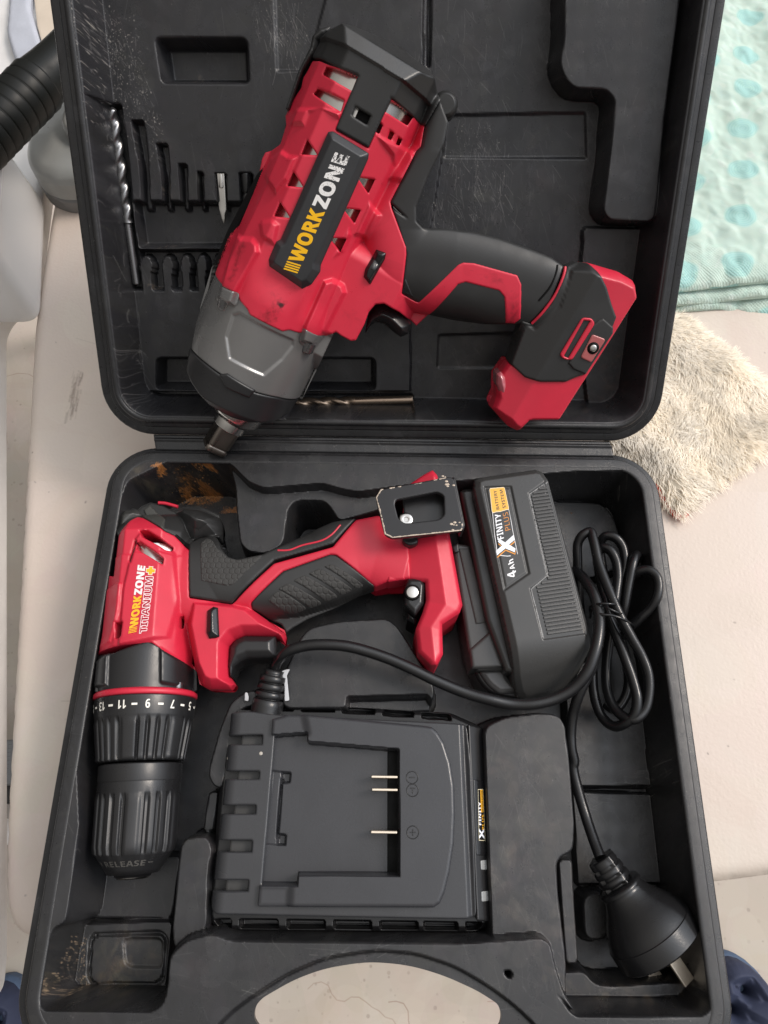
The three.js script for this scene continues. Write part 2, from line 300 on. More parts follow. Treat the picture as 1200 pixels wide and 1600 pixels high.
{
  const blue = new THREE.MeshStandardMaterial({ color: new THREE.Color().setRGB(0.48, 0.5, 0.56), roughness: 0.9, map: toneMap, bumpMap: fineBump, bumpScale: 0.0003 });
  const T = thing('folded_cloth', 'pale blue grey folded cloth beyond the ribbed hose', 'cloth', 'T', [-320, 0, -430]), nz = noise2(41);
  part('cloth_layer', relief(rounded([[-352.2,-565.9],[-334.4,-566.3],[-314.7,-449.6],[-298.9,-408.9],[-288.2,-370],[-305.7,-362],[-327.8,-416.3]], 6), (u, v) => 8 + 2 * nz(u / 20, v / 20), { bottom: 0.6, cell: 2, er: 3 }), blue, T);
  const K = thing('card_strip', 'tan cardboard strip beside the pale blue cloth', 'cardboard', 'T', [-300, 0, -450]);
  part('card', relief([[-334.8,-535.6],[-301.9,-536.3],[-275.6,-391.2],[-290.7,-390.9],[-306.1,-430.9]], 4, { bottom: 0.6, cell: 2, er: 0.5 }), new THREE.MeshStandardMaterial({ color: new THREE.Color().setRGB(0.62, 0.53, 0.43), roughness: 0.9, map: toneMap }), K);
}
// ---------- paper towels ----------
{
  const towelTex = canvasTex(1024, 1024, (g, w, h) => {
    g.fillStyle = '#cadfd3'; g.fillRect(0, 0, w, h); const R = rng(8);
    for (let i = 0; i < 1200; i++) { g.fillStyle = R() < 0.5 ? `rgba(170,215,210,${0.10 * R()})` : `rgba(250,250,245,${0.14 * R()})`; g.beginPath(); g.ellipse(R() * w, R() * h, 4 + R() * 40, 3 + R() * 22, R() * 3, 0, 7); g.fill(); }
    for (let r = 0; r < 4; r++) for (let c = 0; c < 4; c++) {
      const x = (c + 0.5 + (r % 2) * 0.5) * 256 + (R() - 0.5) * 26, y = (r + 0.5) * 256 + (R() - 0.5) * 26;
      for (const dx of [-1024, 0]) { for (let q = 78; q > 60; q -= 3) { g.fillStyle = 'rgba(120,205,198,0.06)'; g.beginPath(); for (let k = 0; k <= 24; k++) { const a = k / 24 * 6.2832, rr = q + 4 * Math.sin(a * 3 + x) + 3 * Math.sin(a * 5 + y); g.lineTo(x + dx + rr * Math.cos(a), y + rr * 0.94 * Math.sin(a)); } g.fill(); } g.strokeStyle = 'rgba(80,170,165,0.13)'; g.lineWidth = 4; for (let q = 14; q < 72; q += 13) { g.beginPath(); g.ellipse(x + dx, y, q, q * 0.95, 0, 0, 7); g.stroke(); } }
    }
  });
  towelTex.repeat.set(6.2, 6.2); towelTex.rotation = 0.25;
  const quilt = grain(512, 24, (u, v) => { const a = Math.sin(u * 6.283 * 10) * Math.sin(v * 6.283 * 10); return [128 + 46 * a + 50 * fineA(u, v)]; });
  const m = new THREE.MeshStandardMaterial({ map: towelTex, roughness: 1, bumpMap: quilt, bumpScale: 0.0009, side: THREE.DoubleSide });
  const T = thing('paper_towels', 'stack of folded pale green paper towels with teal dots', 'paper towel', 'T', [330, 0, -300]), nz = noise2(12), nw = noise2(13);
  const sheet = (name, pts, h, b, s) => part(name, relief(rounded(pts, 5), (u, v, d) => h + 3.6 * nz(u / 38 + s, v / 46) + 1.3 * nw(u / 8, v / 13 + s) + 0.5 * nz(u / 3, v / 4) - 3 * (1 - smooth(d / 12)), { bottom: b, cell: 1.5, er: 3.2, close: 'flat' }), m, T);
  sheet('towel_sheet', [[192.1,-138.4],[210.6,-139.9],[243.3,-143.3],[279.4,-139.4],[334,-137.6],[443.5,-612.2],[251.6,-607.6]], 5, 0.6, 0);
  sheet('towel_sheet', [[189.4,-137.4],[206.7,-141],[235.9,-144.9],[273.1,-149.5],[333.6,-154.5],[436.1,-598.8],[247.4,-594.2]], 13, 6, 3);
  sheet('towel_sheet', [[187.1,-144.5],[206.2,-146.5],[232.8,-150.8],[269.7,-156],[329.9,-162.7],[426.6,-581.6],[242,-577.1]], 21, 14, 7);
}
// ---------- fluffy wash mitt ----------
{
  const T = thing('fluffy_mitt', 'cream shaggy wash mitt lying half under the case hinge', 'wash mitt', 'T', [200, 0, -60]), nz = noise2(31), nc = noise2(32);
  const out = rounded([[178.8,-139.5],[207.1,-137.9],[215,-134.1],[224.7,-123.2],[236.7,-110.8],[247,-97.8],[262.1,-82.8],[278.4,-68.9],[277.5,-44.5],[251.7,-27],[242.7,-20.4],[213.4,0],[190.9,19.3],[185.3,18.3],[179.2,7.5],[175.4,-2.2],[164.8,-20.5],[148.8,-29.7],[148.1,-34.8],[161.6,-50]], 5), sd = sdPoly(out);
  const top = (u, v) => { const d = clamp(-sd(u, v), 0, 40); return 1 + 9 * Math.sqrt(Math.min(1, d / 14)) + 1.6 * nz(u / 16, v / 16) * Math.min(1, d / 8); };
  const cream = new THREE.MeshStandardMaterial({ color: new THREE.Color().setRGB(0.66, 0.58, 0.46), roughness: 1 });
  part('mitt_body', relief(out, top, { bottom: 0.6, cell: 1.5, er: 0.5, close: 'flat' }), cream, T);
  const red = new THREE.MeshStandardMaterial({ color: new THREE.Color().setRGB(0.7, 0.09, 0.05), roughness: 0.9 });
  part('binding', tube([[177.5,-3.3],[179.8,3.7],[183.5,9.9],[187.6,17.7],[190.6,18.8],[194.3,17.1]].map(p => P3(p, 2.4)), 2.2, { n: 8 }), red, T);
  // the pile: locks of thin curved fibres
  const fib = (() => { const pos = [], uv = [], idx = []; for (let k = 0; k <= 3; k++) { const t = k / 3, w = 0.5 * (1 - t * 0.8); pos.push(-w, t - 0.1 * t * t, 0.75 * t * t, w, t - 0.1 * t * t, 0.75 * t * t); uv.push(0, t, 1, t); if (k) { const a = 2 * k - 2; idx.push(a, a + 1, a + 2, a + 1, a + 3, a + 2); } } return raw(pos, uv, idx); })();
  const N = 150000, R = rng(77), col = new THREE.Color(), mat4 = new THREE.Matrix4(), fm = new THREE.MeshStandardMaterial({ color: 0xffffff, roughness: 0.95, side: THREE.DoubleSide });
  const im = new THREE.InstancedMesh(fib, fm, N); im.name = 'pile'; im.userData.kind = 'stuff'; im.castShadow = im.receiveShadow = true;
  const b = sd.box, q = new THREE.Quaternion(), e = new THREE.Euler(); let n = 0;
  while (n < N) {
    const u = lerp(b[0], b[2], R()), v = lerp(b[1], b[3], R()), d = -sd(u, v); if (d < 0.2 || v < -135) { if (R() < 0.0001) break; continue; }
    const lock = Math.floor(u / 3 + nz(u / 7, v / 7)) * 97 + Math.floor(v / 3 + nz(u / 7 + 9, v / 7)), lr = rng(lock + 1000);
    const az = nz(u / 34, v / 34) * 1.7 + (lr() - 0.5) * 1.0 + (R() - 0.5) * 1.3 + 0.5, lean = 0.3 + 0.4 * lr() + 0.4 * R(), len = (4.5 + 2.5 * lr()) * (0.55 + 0.7 * R());
    e.set(lean, az, 0, 'YXZ'); q.setFromEuler(e); const w = 0.00035 + 0.0004 * R();
    mat4.compose(new THREE.Vector3((u - org[0]) / 1000, (top(u, v) - 1) / 1000, (v - org[2]) / 1000), q, new THREE.Vector3(w, len / 1000, len / 1000));
    im.setMatrixAt(n, mat4); const s = clamp(0.9 + 0.2 * nc(u / 22, v / 22) + 0.18 * (lr() - 0.5) + 0.1 * R(), 0.3, 1.05), y = 0.5 + 0.5 * nc(u / 17 + 50, v / 17); col.setRGB(0.97 * s, (0.9 - 0.03 * y) * s, (0.79 - 0.08 * y) * s); im.setColorAt(n, col); n++;
  }
  im.count = n; T.add(im);
}
// ---------- navy clogs on the floor ----------
function clog(label, at, turn) {
  const T = thing('clog', label, 'shoe', 'T', [at[0], -730, at[1]], 'navy clogs on the floor'); T.rotation.y = turn;
  const save = org; org = [0, 0, 0];
  const navy = new THREE.MeshStandardMaterial({ color: new THREE.Color().setRGB(0.025, 0.034, 0.075), roughness: 0.75, map: toneMap, bumpMap: fineBump, bumpScale: 0.0002 }), sole = new THREE.MeshStandardMaterial({ color: new THREE.Color().setRGB(0.06, 0.095, 0.16), roughness: 0.7 });
  const foot = (k) => Array.from({ length: 28 }, (_, i) => { const a = i / 28 * Math.PI * 2, s = Math.sin(a), c = Math.cos(a); return [c * (s < 0 ? 50 : 40) * k, (s < 0 ? 95 : 150) * s * k]; });
  part('sole', relief(foot(1.06), 24, { bottom: 1, cell: 3, er: 8, close: 'flat' }), sole, T);
  const vents = []; for (const [x, y] of [[-18, -40], [8, -54]]) vents.push(Array.from({ length: 10 }, (_, i) => [x + 4.5 * Math.cos(i * 0.628), y + 4.5 * Math.sin(i * 0.628)]));
  const nz = noise2(61); part('upper', relief(foot(1), (u, v, d) => 24 + 40 * Math.sqrt(1 - Math.pow(1 - clamp(d / 42), 2)) + 1.5 * nz(u / 18, v / 26), { bottom: 22, cell: 2, er: 0.5, holes: vents }), navy, T);
  org = save; return T;
}
clog('navy blue clog with pale blue sole at the lower right', [504,474.5], 0.35);
clog('dark navy clog at the lower left, barely in view', [-508,519.4], -0.1);

// ---------- the tool case ----------
const caseTex = (frame) => canvasTex(2048, 2048, (g, w, h) => {      // black polypropylene with scuffs, dust and stains; 320 mm across
  const px = (u) => (u + 160) / 320 * w, py = frame === 'B' ? (v) => v / 320 * h : (v) => (v + 320) / 320 * h, k = w / 320;
  g.fillStyle = frame === 'B' ? '#252526' : '#29292b'; g.fillRect(0, 0, w, h); const R = rng(frame === 'B' ? 101 : 202);
  for (let i = 0; i < 2600; i++) { g.fillStyle = R() < 0.5 ? `rgba(24,24,26,${0.09 * R()})` : `rgba(96,94,90,${0.07 * R()})`; g.beginPath(); g.ellipse(R() * w, R() * h, 5 + R() * 90, 3 + R() * 40, R() * 3, 0, 7); g.fill(); }
  const dn = (h, P) => P.map(p => [p[0] + 0.25 * h, p[1] + 0.25 * h]);   // the wrap runs down the walls, so a spot at depth h lies this far along
  const scratch = (u0, v0, u1, v1, n, a, len, dir) => { for (let i = 0; i < n; i++) { const x = px(lerp(u0, u1, R())), y = py(lerp(v0, v1, R())), q = dir + (R() - 0.5) * 1.2, l = len * k * R(); g.strokeStyle = `rgba(175,172,166,${a * R()})`; g.lineWidth = 0.5 + R() * 1.3; g.beginPath(); g.moveTo(x, y); g.quadraticCurveTo(x + Math.cos(q) * l * 0.5 + 4 * R(), y + Math.sin(q) * l * 0.5, x + Math.cos(q) * l, y + Math.sin(q) * l); g.stroke(); } };
  const specks = (u0, v0, u1, v1, n, a, size = 1, c = '205,198,185') => { for (let i = 0; i < n; i++) { g.fillStyle = `rgba(${c},${a * R()})`; g.beginPath(); g.ellipse(px(lerp(u0, u1, R())), py(lerp(v0, v1, R())), (0.6 + R() * 2.2) * size, (0.5 + R() * 1.6) * size, R() * 3, 0, 7); g.fill(); } };
  const smudge = (u, v, r, c, a, n = 30) => { for (let i = 0; i < n; i++) { const q = R() * 6.3, d = r * Math.sqrt(R()); g.fillStyle = `rgba(${c},${a * R()})`; g.beginPath(); g.ellipse(px(u + Math.cos(q) * d), py(v + Math.sin(q) * d * 0.7), k * r * (0.1 + 0.3 * R()), k * r * (0.06 + 0.16 * R()), q, 0, 7); g.fill(); } };
  if (frame === 'L') {
    for (let i = 0; i < 60; i++) smudge(lerp(-150, 150, R()), lerp(-300, 0, R()), 16 + 20 * R(), '150,148,144', 0.05, 14);
    scratch(-150, -300, 150, 0, 900, 0.26, 12, 1.4); scratch(-130, -300, 130, -20, 260, 0.2, 30, 0.9); for (const p of dn(-33, [[30.6,-204.3],[63.6,-199.1],[51.5,-184.8],[81,-152.5],[40.9,-133.2],[69.9,-120.7],[93.2,-133.9],[34.4,-43.2],[61.9,-28.4],[108.1,-94.4]])) { scratch(p[0] - 16, p[1] - 14, p[0] + 16, p[1] + 14, 40, 0.34, 10, 1.2); smudge(p[0], p[1], 15, '150,148,144', 0.07, 14); } specks(-155, -310, 155, 0, 700, 0.3, 0.9);
    for (const p of dn(-28, [[-142.9,-206.5],[-143.1,-192.7],[-134,-201.1],[-132.7,-184.4],[-143.1,-167],[-129.1,-173],[-125.9,-156.8]])) { specks(p[0] - 9, p[1] - 12, p[0] + 9, p[1] + 12, 90, 0.5, 1.2); specks(p[0] - 8, p[1] - 10, p[0] + 8, p[1] + 10, 4, 0.4, 2.6); scratch(p[0] - 8, p[1] - 12, p[0] + 8, p[1] + 12, 40, 0.55, 4, 1.2); }
    for (const p of dn(-30, [[-50.2,-208.1],[-50.6,-197.1],[44.2,-160.8],[56.7,-151.9],[40,-145.5],[30.7,-123.3],[54.7,-130],[-150.4,-41],[-156,-25.8],[-142.4,-10.5],[-56.5,-210.7]])) { scratch(p[0] - 10, p[1] - 10, p[0] + 10, p[1] + 10, 80, 0.42, 9, 1.3); specks(p[0] - 10, p[1] - 10, p[0] + 10, p[1] + 10, 60, 0.45); }
    for (const p of dn(-30, [[-116.1,-130.9],[-121,-102.2],[-129.1,-82.7],[-103.4,-188]])) smudge(p[0], p[1], 4, '190,165,135', 0.22, 16);
    for (const p of dn(-26, [[130.5,-45.8],[136.2,-30.9],[126.3,-19.3],[83.5,-30.1]])) smudge(p[0], p[1], 9, '120,84,70', 0.10, 26);
    scratch(-150, -16, 150, -1, 160, 0.35, 10, 0.1); specks(-150, -16, 150, 0, 240, 0.5);
    scratch(-156, -300, -146, 0, 150, 0.3, 14, 1.5); scratch(146, -300, 156, 0, 40, 0.15, 14, 1.5);
  } else {
    for (let i = 0; i < 50; i++) smudge(lerp(-150, 150, R()), lerp(0, 290, R()), 14 + 20 * R(), '150,142,130', 0.05, 14);
    scratch(-150, 0, 150, 290, 700, 0.24, 12, 1.5); scratch(-140, 240, 140, 290, 120, 0.2, 24, 0.3); specks(-150, 0, 150, 290, 620, 0.26, 0.9); specks(-150, 0, 150, 26, 330, 0.42, 0.9);
    for (const p of dn(-36, [[-109.5,-1.3],[-132.3,6.5],[-115.4,16.9],[-93,5.9],[-99,25.1],[-137.6,25.7]])) smudge(p[0], p[1], 14, '112,98,82', 0.11, 50);
    const powder = (p, r, n, sx = 1.4) => { for (let i = 0; i < n; i++) { const q = R() * 6.3, d = r * Math.pow(R(), 0.75) * (0.7 + 0.3 * Math.sin(q * 3 + p[0])), b = 0.6 + 0.5 * R(); g.fillStyle = `rgba(${190 * b | 0},${124 * b | 0},${68 * b | 0},${0.35 + 0.5 * R()})`; g.beginPath(); g.ellipse(px(p[0] + Math.cos(q) * d * sx), py(p[1] + Math.sin(q) * d * 0.6), 0.8 + 2.4 * R(), 0.6 + 1.6 * R(), q, 0, 7); g.fill(); } };
    powder(dn(-6, [[-99.6,14.1]])[0], 5, 700); powder(dn(-12, [[-103,15.8]])[0], 5, 300); powder(dn(-12, [[-122.6,18.6]])[0], 3.5, 240); powder(dn(-43, [[-118.7,16.6]])[0], 5, 520); powder(dn(-42, [[-105.2,15]])[0], 5, 700); powder(dn(-30, [[-114.1,15.3]])[0], 9, 160);
    for (const p of dn(-20, [[-104.8,9.2],[-123.5,10.8],[-95.6,6.2]])) smudge(p[0], p[1], 7, '150,104,66', 0.07, 30);
    for (const p of dn(-42, [[-116.9,17],[-105.2,15],[-124.8,16.7]])) smudge(p[0], p[1], 5, '170,118,74', 0.12, 30);
    for (const p of dn(-30, [[-115.3,257.8],[-128.5,260.6],[-129.8,271],[-115.3,268.2]])) smudge(p[0], p[1], 12, '130,112,84', 0.10, 30);
    for (const p of dn(-34, [[-141.4,256.2],[-141,264.2],[-137,273.2]])) specks(p[0] - 3, p[1] - 6, p[0] + 3, p[1] + 6, 60, 0.6, 1.4, '190,160,125');
    for (const p of dn(-8, [[69.5,173],[73.9,201.6],[63.6,223.5],[74.3,241.5]])) { scratch(p[0] - 14, p[1] - 20, p[0] + 14, p[1] + 20, 60, 0.16, 16, 1.5); smudge(p[0], p[1], 18, '130,120,104', 0.09, 34); }
    for (const p of dn(-30, [[103.7,273.1],[124.8,271.6],[143.1,268.8],[89.3,265.6]])) smudge(p[0], p[1], 9, '140,120,96', 0.12, 22);
    for (const p of dn(-38, [[125.3,177.6],[138.2,182.1],[114.2,187.1],[146,174.1]])) scratch(p[0] - 14, p[1] - 5, p[0] + 14, p[1] + 5, 24, 0.4, 8, 0.1);
    for (const p of dn(-2, [[-49.3,267.7],[-21.2,253.6],[2.9,250.1]])) scratch(p[0] - 8, p[1] - 3, p[0] + 8, p[1] + 3, 18, 0.3, 8, -0.3);
  }
});
const caseMat = (t) => new THREE.MeshPhysicalMaterial({ color: new THREE.Color().setRGB(1.0, 1.0, 1.02), map: t, roughness: 0.4, roughnessMap: roughVar, bumpMap: fineBump, bumpScale: 0.00009 });
const baseMat = caseMat(caseTex('B')), lidMat = caseMat(caseTex('L'));
const speckle = canvasTex(1024, 1024, (g, w, h) => {     // rim and hinge: rubbed black plastic with pale dust
  g.fillStyle = '#222223'; g.fillRect(0, 0, w, h); const R = rng(303);
  for (let i = 0; i < 700; i++) { g.fillStyle = R() < 0.5 ? `rgba(20,20,22,${0.1 * R()})` : `rgba(100,98,94,${0.09 * R()})`; g.beginPath(); g.ellipse(R() * w, R() * h, 4 + R() * 70, 3 + R() * 30, R() * 3, 0, 7); g.fill(); }
  for (let i = 0; i < 900; i++) { g.fillStyle = `rgba(190,182,168,${0.45 * R() * R()})`; g.beginPath(); g.ellipse(R() * w, R() * h, 0.6 + R() * 2, 0.5 + R() * 1.4, R() * 3, 0, 7); g.fill(); }
  for (let i = 0; i < 320; i++) { g.strokeStyle = `rgba(165,162,156,${0.22 * R()})`; g.lineWidth = 0.5 + R(); const x = R() * w, y = R() * h, a = (R() < 0.5 ? 0 : 1.57) + (R() - 0.5) * 0.5, l = 60 * R(); g.beginPath(); g.moveTo(x, y); g.lineTo(x + Math.cos(a) * l, y + Math.sin(a) * l); g.stroke(); }
});
speckle.repeat.set(2, 2);
const rimMat = new THREE.MeshPhysicalMaterial({ color: new THREE.Color().setRGB(1, 1, 1.02), map: speckle, roughness: 0.38, roughnessMap: roughVar, bumpMap: fineBump, bumpScale: 0.00008 });
const uvB = (u, v, h = 0) => [(u + 0.25 * h + 160) / 320, 1 - (v + 0.25 * h) / 320], uvL = (u, v, h = 0) => [(u + 0.25 * h + 160) / 320, 1 - (v + 0.25 * h + 320) / 320];
const set = (P, lvl, w = 3, r = 2) => ({ f: sdPoly(r ? rounded(P, r) : P), lvl, w, k: 0 }), isl = (P, lvl, w = 3, r = 3) => ({ f: sdPoly(r ? rounded(P, r) : P), lvl, w, k: 1 });
const paint = (ops, h0) => (u, v) => { let h = h0; for (const o of ops) { const d = o.f(u, v); if (o.k) { if (d < o.w) h = Math.max(h, lerp(-60, o.lvl, d <= 0 ? 1 : 1 - smooth(d / o.w))); } else if (d < 0) h = lerp(h, o.lvl, smooth(-d / o.w)); } return h; };
const rrect = (x0, y0, x1, y1, r, inset, h, n = 10) => { const P = []; const q = Math.max(0.5, r - inset); for (const [cx, cy, a0] of [[x1 - r, y1 - r, 0], [x0 + r, y1 - r, 90], [x0 + r, y0 + r, 180], [x1 - r, y0 + r, 270]]) for (let i = 0; i <= n; i++) { const a = (a0 + 90 * i / n) * Math.PI / 180; P.push([cx + q * Math.cos(a), h, cy + q * Math.sin(a)]); } return P; };
const densify = (P, step) => { const out = []; P.forEach((p, i) => { const q = P[(i + 1) % P.length], L = Math.hypot(q[0] - p[0], q[2] - p[2]), n = Math.max(1, Math.round(L / step)); for (let k = 0; k < n; k++) out.push([lerp(p[0], q[0], k / n), lerp(p[1], q[1], k / n), lerp(p[2], q[2], k / n)]); }); return out; };
const rimUV = (g, f) => { const p = g.attributes.position, w = g.attributes.uv; for (let i = 0; i < p.count; i++) { const q = f(p.getX(i), p.getZ(i), p.getY(i)); w.setXY(i, q[0], q[1]); } return g; };
let trayHeight;
const toolCase = thing('tool_case', 'open black plastic tool case with moulded tray and lid', 'tool case', 'B', [0, -60, 140]);
const lidGroup = new THREE.Group();
{ // lower half
  const OB = [-154.5, 2.5, 156.5, 293, 26];
  const R = [[-141.3,25.9],[-143.7,38.7],[-145.3,55.6],[-147.8,75.2],[-147.9,98.1],[-148.9,116.2],[-148.3,140.1],[-147.7,152.3],[-145.9,165.4],[-140.9,187.8],[-137.7,202.5],[-137.5,217.5],[-136.9,235.2],[-137.3,241.1],[-142.3,243.1],[-143.4,249.2],[-144,264.2],[-144.2,270.1],[-140.8,274],[-95,273.9],[-90.2,271.1],[-88.7,264.9],[-89.2,252.7],[-83.1,247.2],[-72.1,244.4],[-63.3,247],[38.4,246.8],[74.2,244.1],[78.1,246.8],[79.7,256],[82.7,265.6],[87.1,271.8],[78.7,264.5],[85.9,273.2],[141.5,272.5],[147.5,267.3],[148,241.5],[147.4,215.6],[147.5,182.8],[146,166.4],[149.1,142.3],[146.8,118.6],[146.1,101.7],[144.8,100.5],[147.1,58.4],[146.8,39.7],[147.3,18],[143.2,14.6],[109.3,15.6],[12.9,25.9],[-12.7,30.1],[-21.3,28.6],[-32.8,25.2],[-65.4,28.6],[-74.2,24.8],[-85.3,13.6],[-97.1,10.6],[-114.6,9.9]];
  const ops = [
    set(R, -46, 3.2, 3),
    isl([[-86.8,12.2],[-82.4,25],[-80.4,40.6],[-76.8,58.7],[-72.2,63.4],[-62.3,64.7],[-53.5,59.8],[-52.1,38.6],[-48.8,33.9],[-44.5,32.6],[-31.5,32.8],[-27,38.2],[-23.2,45],[-12.6,41.8],[0.2,37.7],[1.5,23.6],[-13.1,22.3],[-33.7,16.2],[-67.1,20]], -7, 4, 4),
    isl([[-42,110.8],[-37.5,104.6],[-22,100.6],[3.9,98.8],[9.4,102.9],[16.2,113.3],[28.1,132.4],[28.7,138.8],[26.1,142.1],[-12.6,142.6],[-17.7,145.2],[-49.1,145.7],[-48.9,128.3],[-45.4,120.3]], -12, 5, 6),
    isl([[-63.8,136.3],[-69.4,138.1],[-75.6,142.5],[-80,156.1],[-83.1,172.5],[-83.6,178.1],[-80.7,182.8],[-76.3,184.4],[-75.4,177.2],[-74.6,157.7],[-70.5,145.9],[-61.9,144]], -15, 4, 4),
    isl([[-84.1,186],[-79.4,185.9],[-80.1,203.9],[-85.1,204]], -22, 3, 2),
    isl([[-90.4,206.9],[-80.5,205.7],[-77.2,211.2],[-78.4,220.2],[-76.7,241.3],[-77.4,245.1],[-84.5,248],[-89.8,252.6],[-91.8,245.3],[-92,234.9],[-92.3,219.4],[-92.2,210.4]], -10, 4, 6),
    isl([[53.6,153.7],[64.4,148.9],[80.6,146.8],[90.3,147.6],[93.8,152.2],[94.5,166.7],[94.6,198.8],[93,209.6],[87.4,211.9],[84.8,215.2],[84.6,229],[86.1,253.8],[84.7,270.8],[73.3,256.5],[53.5,251.8]], -8, 4, 4),
    isl([[88.6,214.2],[95.2,214.1],[94.4,257.5],[89,257.6]], -20, 3, 2),
    isl([[85.9,262],[97.7,261.1],[101.9,266.2],[109.4,267.1],[150,264.4],[154.7,267.9],[152.1,281.3],[91.2,282],[84.9,268]], -24, 4, 4),
    isl([[102.9,141.9],[103.7,121.2],[144.6,99],[162.7,99.7],[166.4,137.6],[152.6,179.6],[100.7,180.8]], -38, 1.6, 2),
    isl([[103.3,183.2],[145.5,183.6],[146.3,225.5],[102.1,227]], -40.4, 1, 2),
    isl([[102.9,230.7],[114,229.7],[114,248.8],[102.1,249.8]], -33, 5, 6),
    isl([[100.3,18.7],[134.1,19.3],[140.8,29.2],[142.7,41.5],[142.5,60.1],[111.5,71],[99.5,66]], -37, 3, 8),
    isl([[-141.4,216.9],[-98.3,216.4],[-99.6,243.9],[-141,243.9]], -36, 3, 3),
    isl([[-142.6,246.7],[-98.4,244.6],[-98.1,273.7],[-141.7,274.2]], -34, 2.5, 3),
    set([[-137.9,253.5],[-136.3,250.2],[-103,248.7],[-99.2,252],[-98.8,269],[-101.7,271.8],[-132.6,272.4],[-136.2,269]], -36.2, 1, 4), isl([[-136,254.3],[-134.9,251.7],[-103.4,250.3],[-100.9,252.7],[-100.3,268],[-103,270.4],[-131.8,271],[-134.6,268.2]], -34, 1.2, 4),
    set([[-121.9,251.8],[-101.7,251.6],[-100,264.7],[-115.5,264.5],[-119.1,263]], -35, 0.8, 4),
    set([[-16.5,142.7],[-16,139.5],[26.1,137.8],[29,143.9],[28,147.1],[-16.4,147.7]], -21, 1.6, 1.5),
    set([[-68.7,280.9],[-60.8,273.3],[-51.5,267],[-37.1,258.8],[-21.1,252.7],[0.3,249.6],[18.1,250.4],[35.7,255.1],[50.5,262.4],[62.5,270.1],[73,279.2],[74.9,302.9],[-69.7,304.6]], -3.2, 1.1, 6),
    set([[60.3,258],[59.6,259.1],[58.4,259.3],[57.4,258.5],[57.7,257.2],[59,256.6],[60.1,257]], -20, 0.8, 0),
  ];
  const tray = rrect(...OB, 9.6, 0).map(p => [p[0], p[2]]), te = sdPoly(tray), h0 = paint(ops, 0), h = (u, v) => h0(u, v) * smooth(-te(u, v) / 2.6), hole = rounded([[-51.2,276.3],[-50.9,272.1],[-48.1,268.9],[-34.8,261.9],[-21.1,257.4],[-2.2,254.6],[15.6,255.8],[30.8,259.4],[45.8,265.1],[54.3,269.8],[55.7,273.4],[55,277.1],[50.7,281.2],[32.8,287.5],[8.4,290.1],[-11.1,289.7],[-30.8,287.3],[-45.8,282.4]], 8, 5);
  const hsd = sdPoly(hole), grasp = [[-118, 244], [118, 244], [118, 330], [-118, 330]];   // the hand opening is a thin wall
  part('base_tray', relief(tray, h, { bottom: (x, y) => hsd(x, y) < 3 || (y > 274 && Math.abs(x) < 118) ? -6 : -58, cell: 0.72, er: 0, holes: [hole], uv: uvB }), baseMat, toolCase);
  part('base_bottom', relief(tray, -57.5, { bottom: -59.8, cell: 4, er: 0.5, holes: [grasp] }), baseMat, toolCase);
  const prof = [[3.5, -59.6], [2.4, -30], [1.2, -9], [0, -8.4], [0, -5.2], [0.35, -4.5], [1, -4.2], [4.4, -3.6], [4.75, -3.2], [4.9, -0.7], [5.3, -0.15], [6, 0.12], [9.6, 0.25], [10.6, 0.15], [11.2, -0.2], [11.4, -0.8]];
  part('base_rim', rimUV(loft(prof.map(([o, y]) => densify(rrect(...OB, o, y), 6).map(p => p[2] > 270 && Math.abs(p[0]) < 118 ? [p[0], Math.max(p[1], -14), p[2]] : p)), { caps: false }), uvB), rimMat, toolCase);
  trayHeight = h;
}

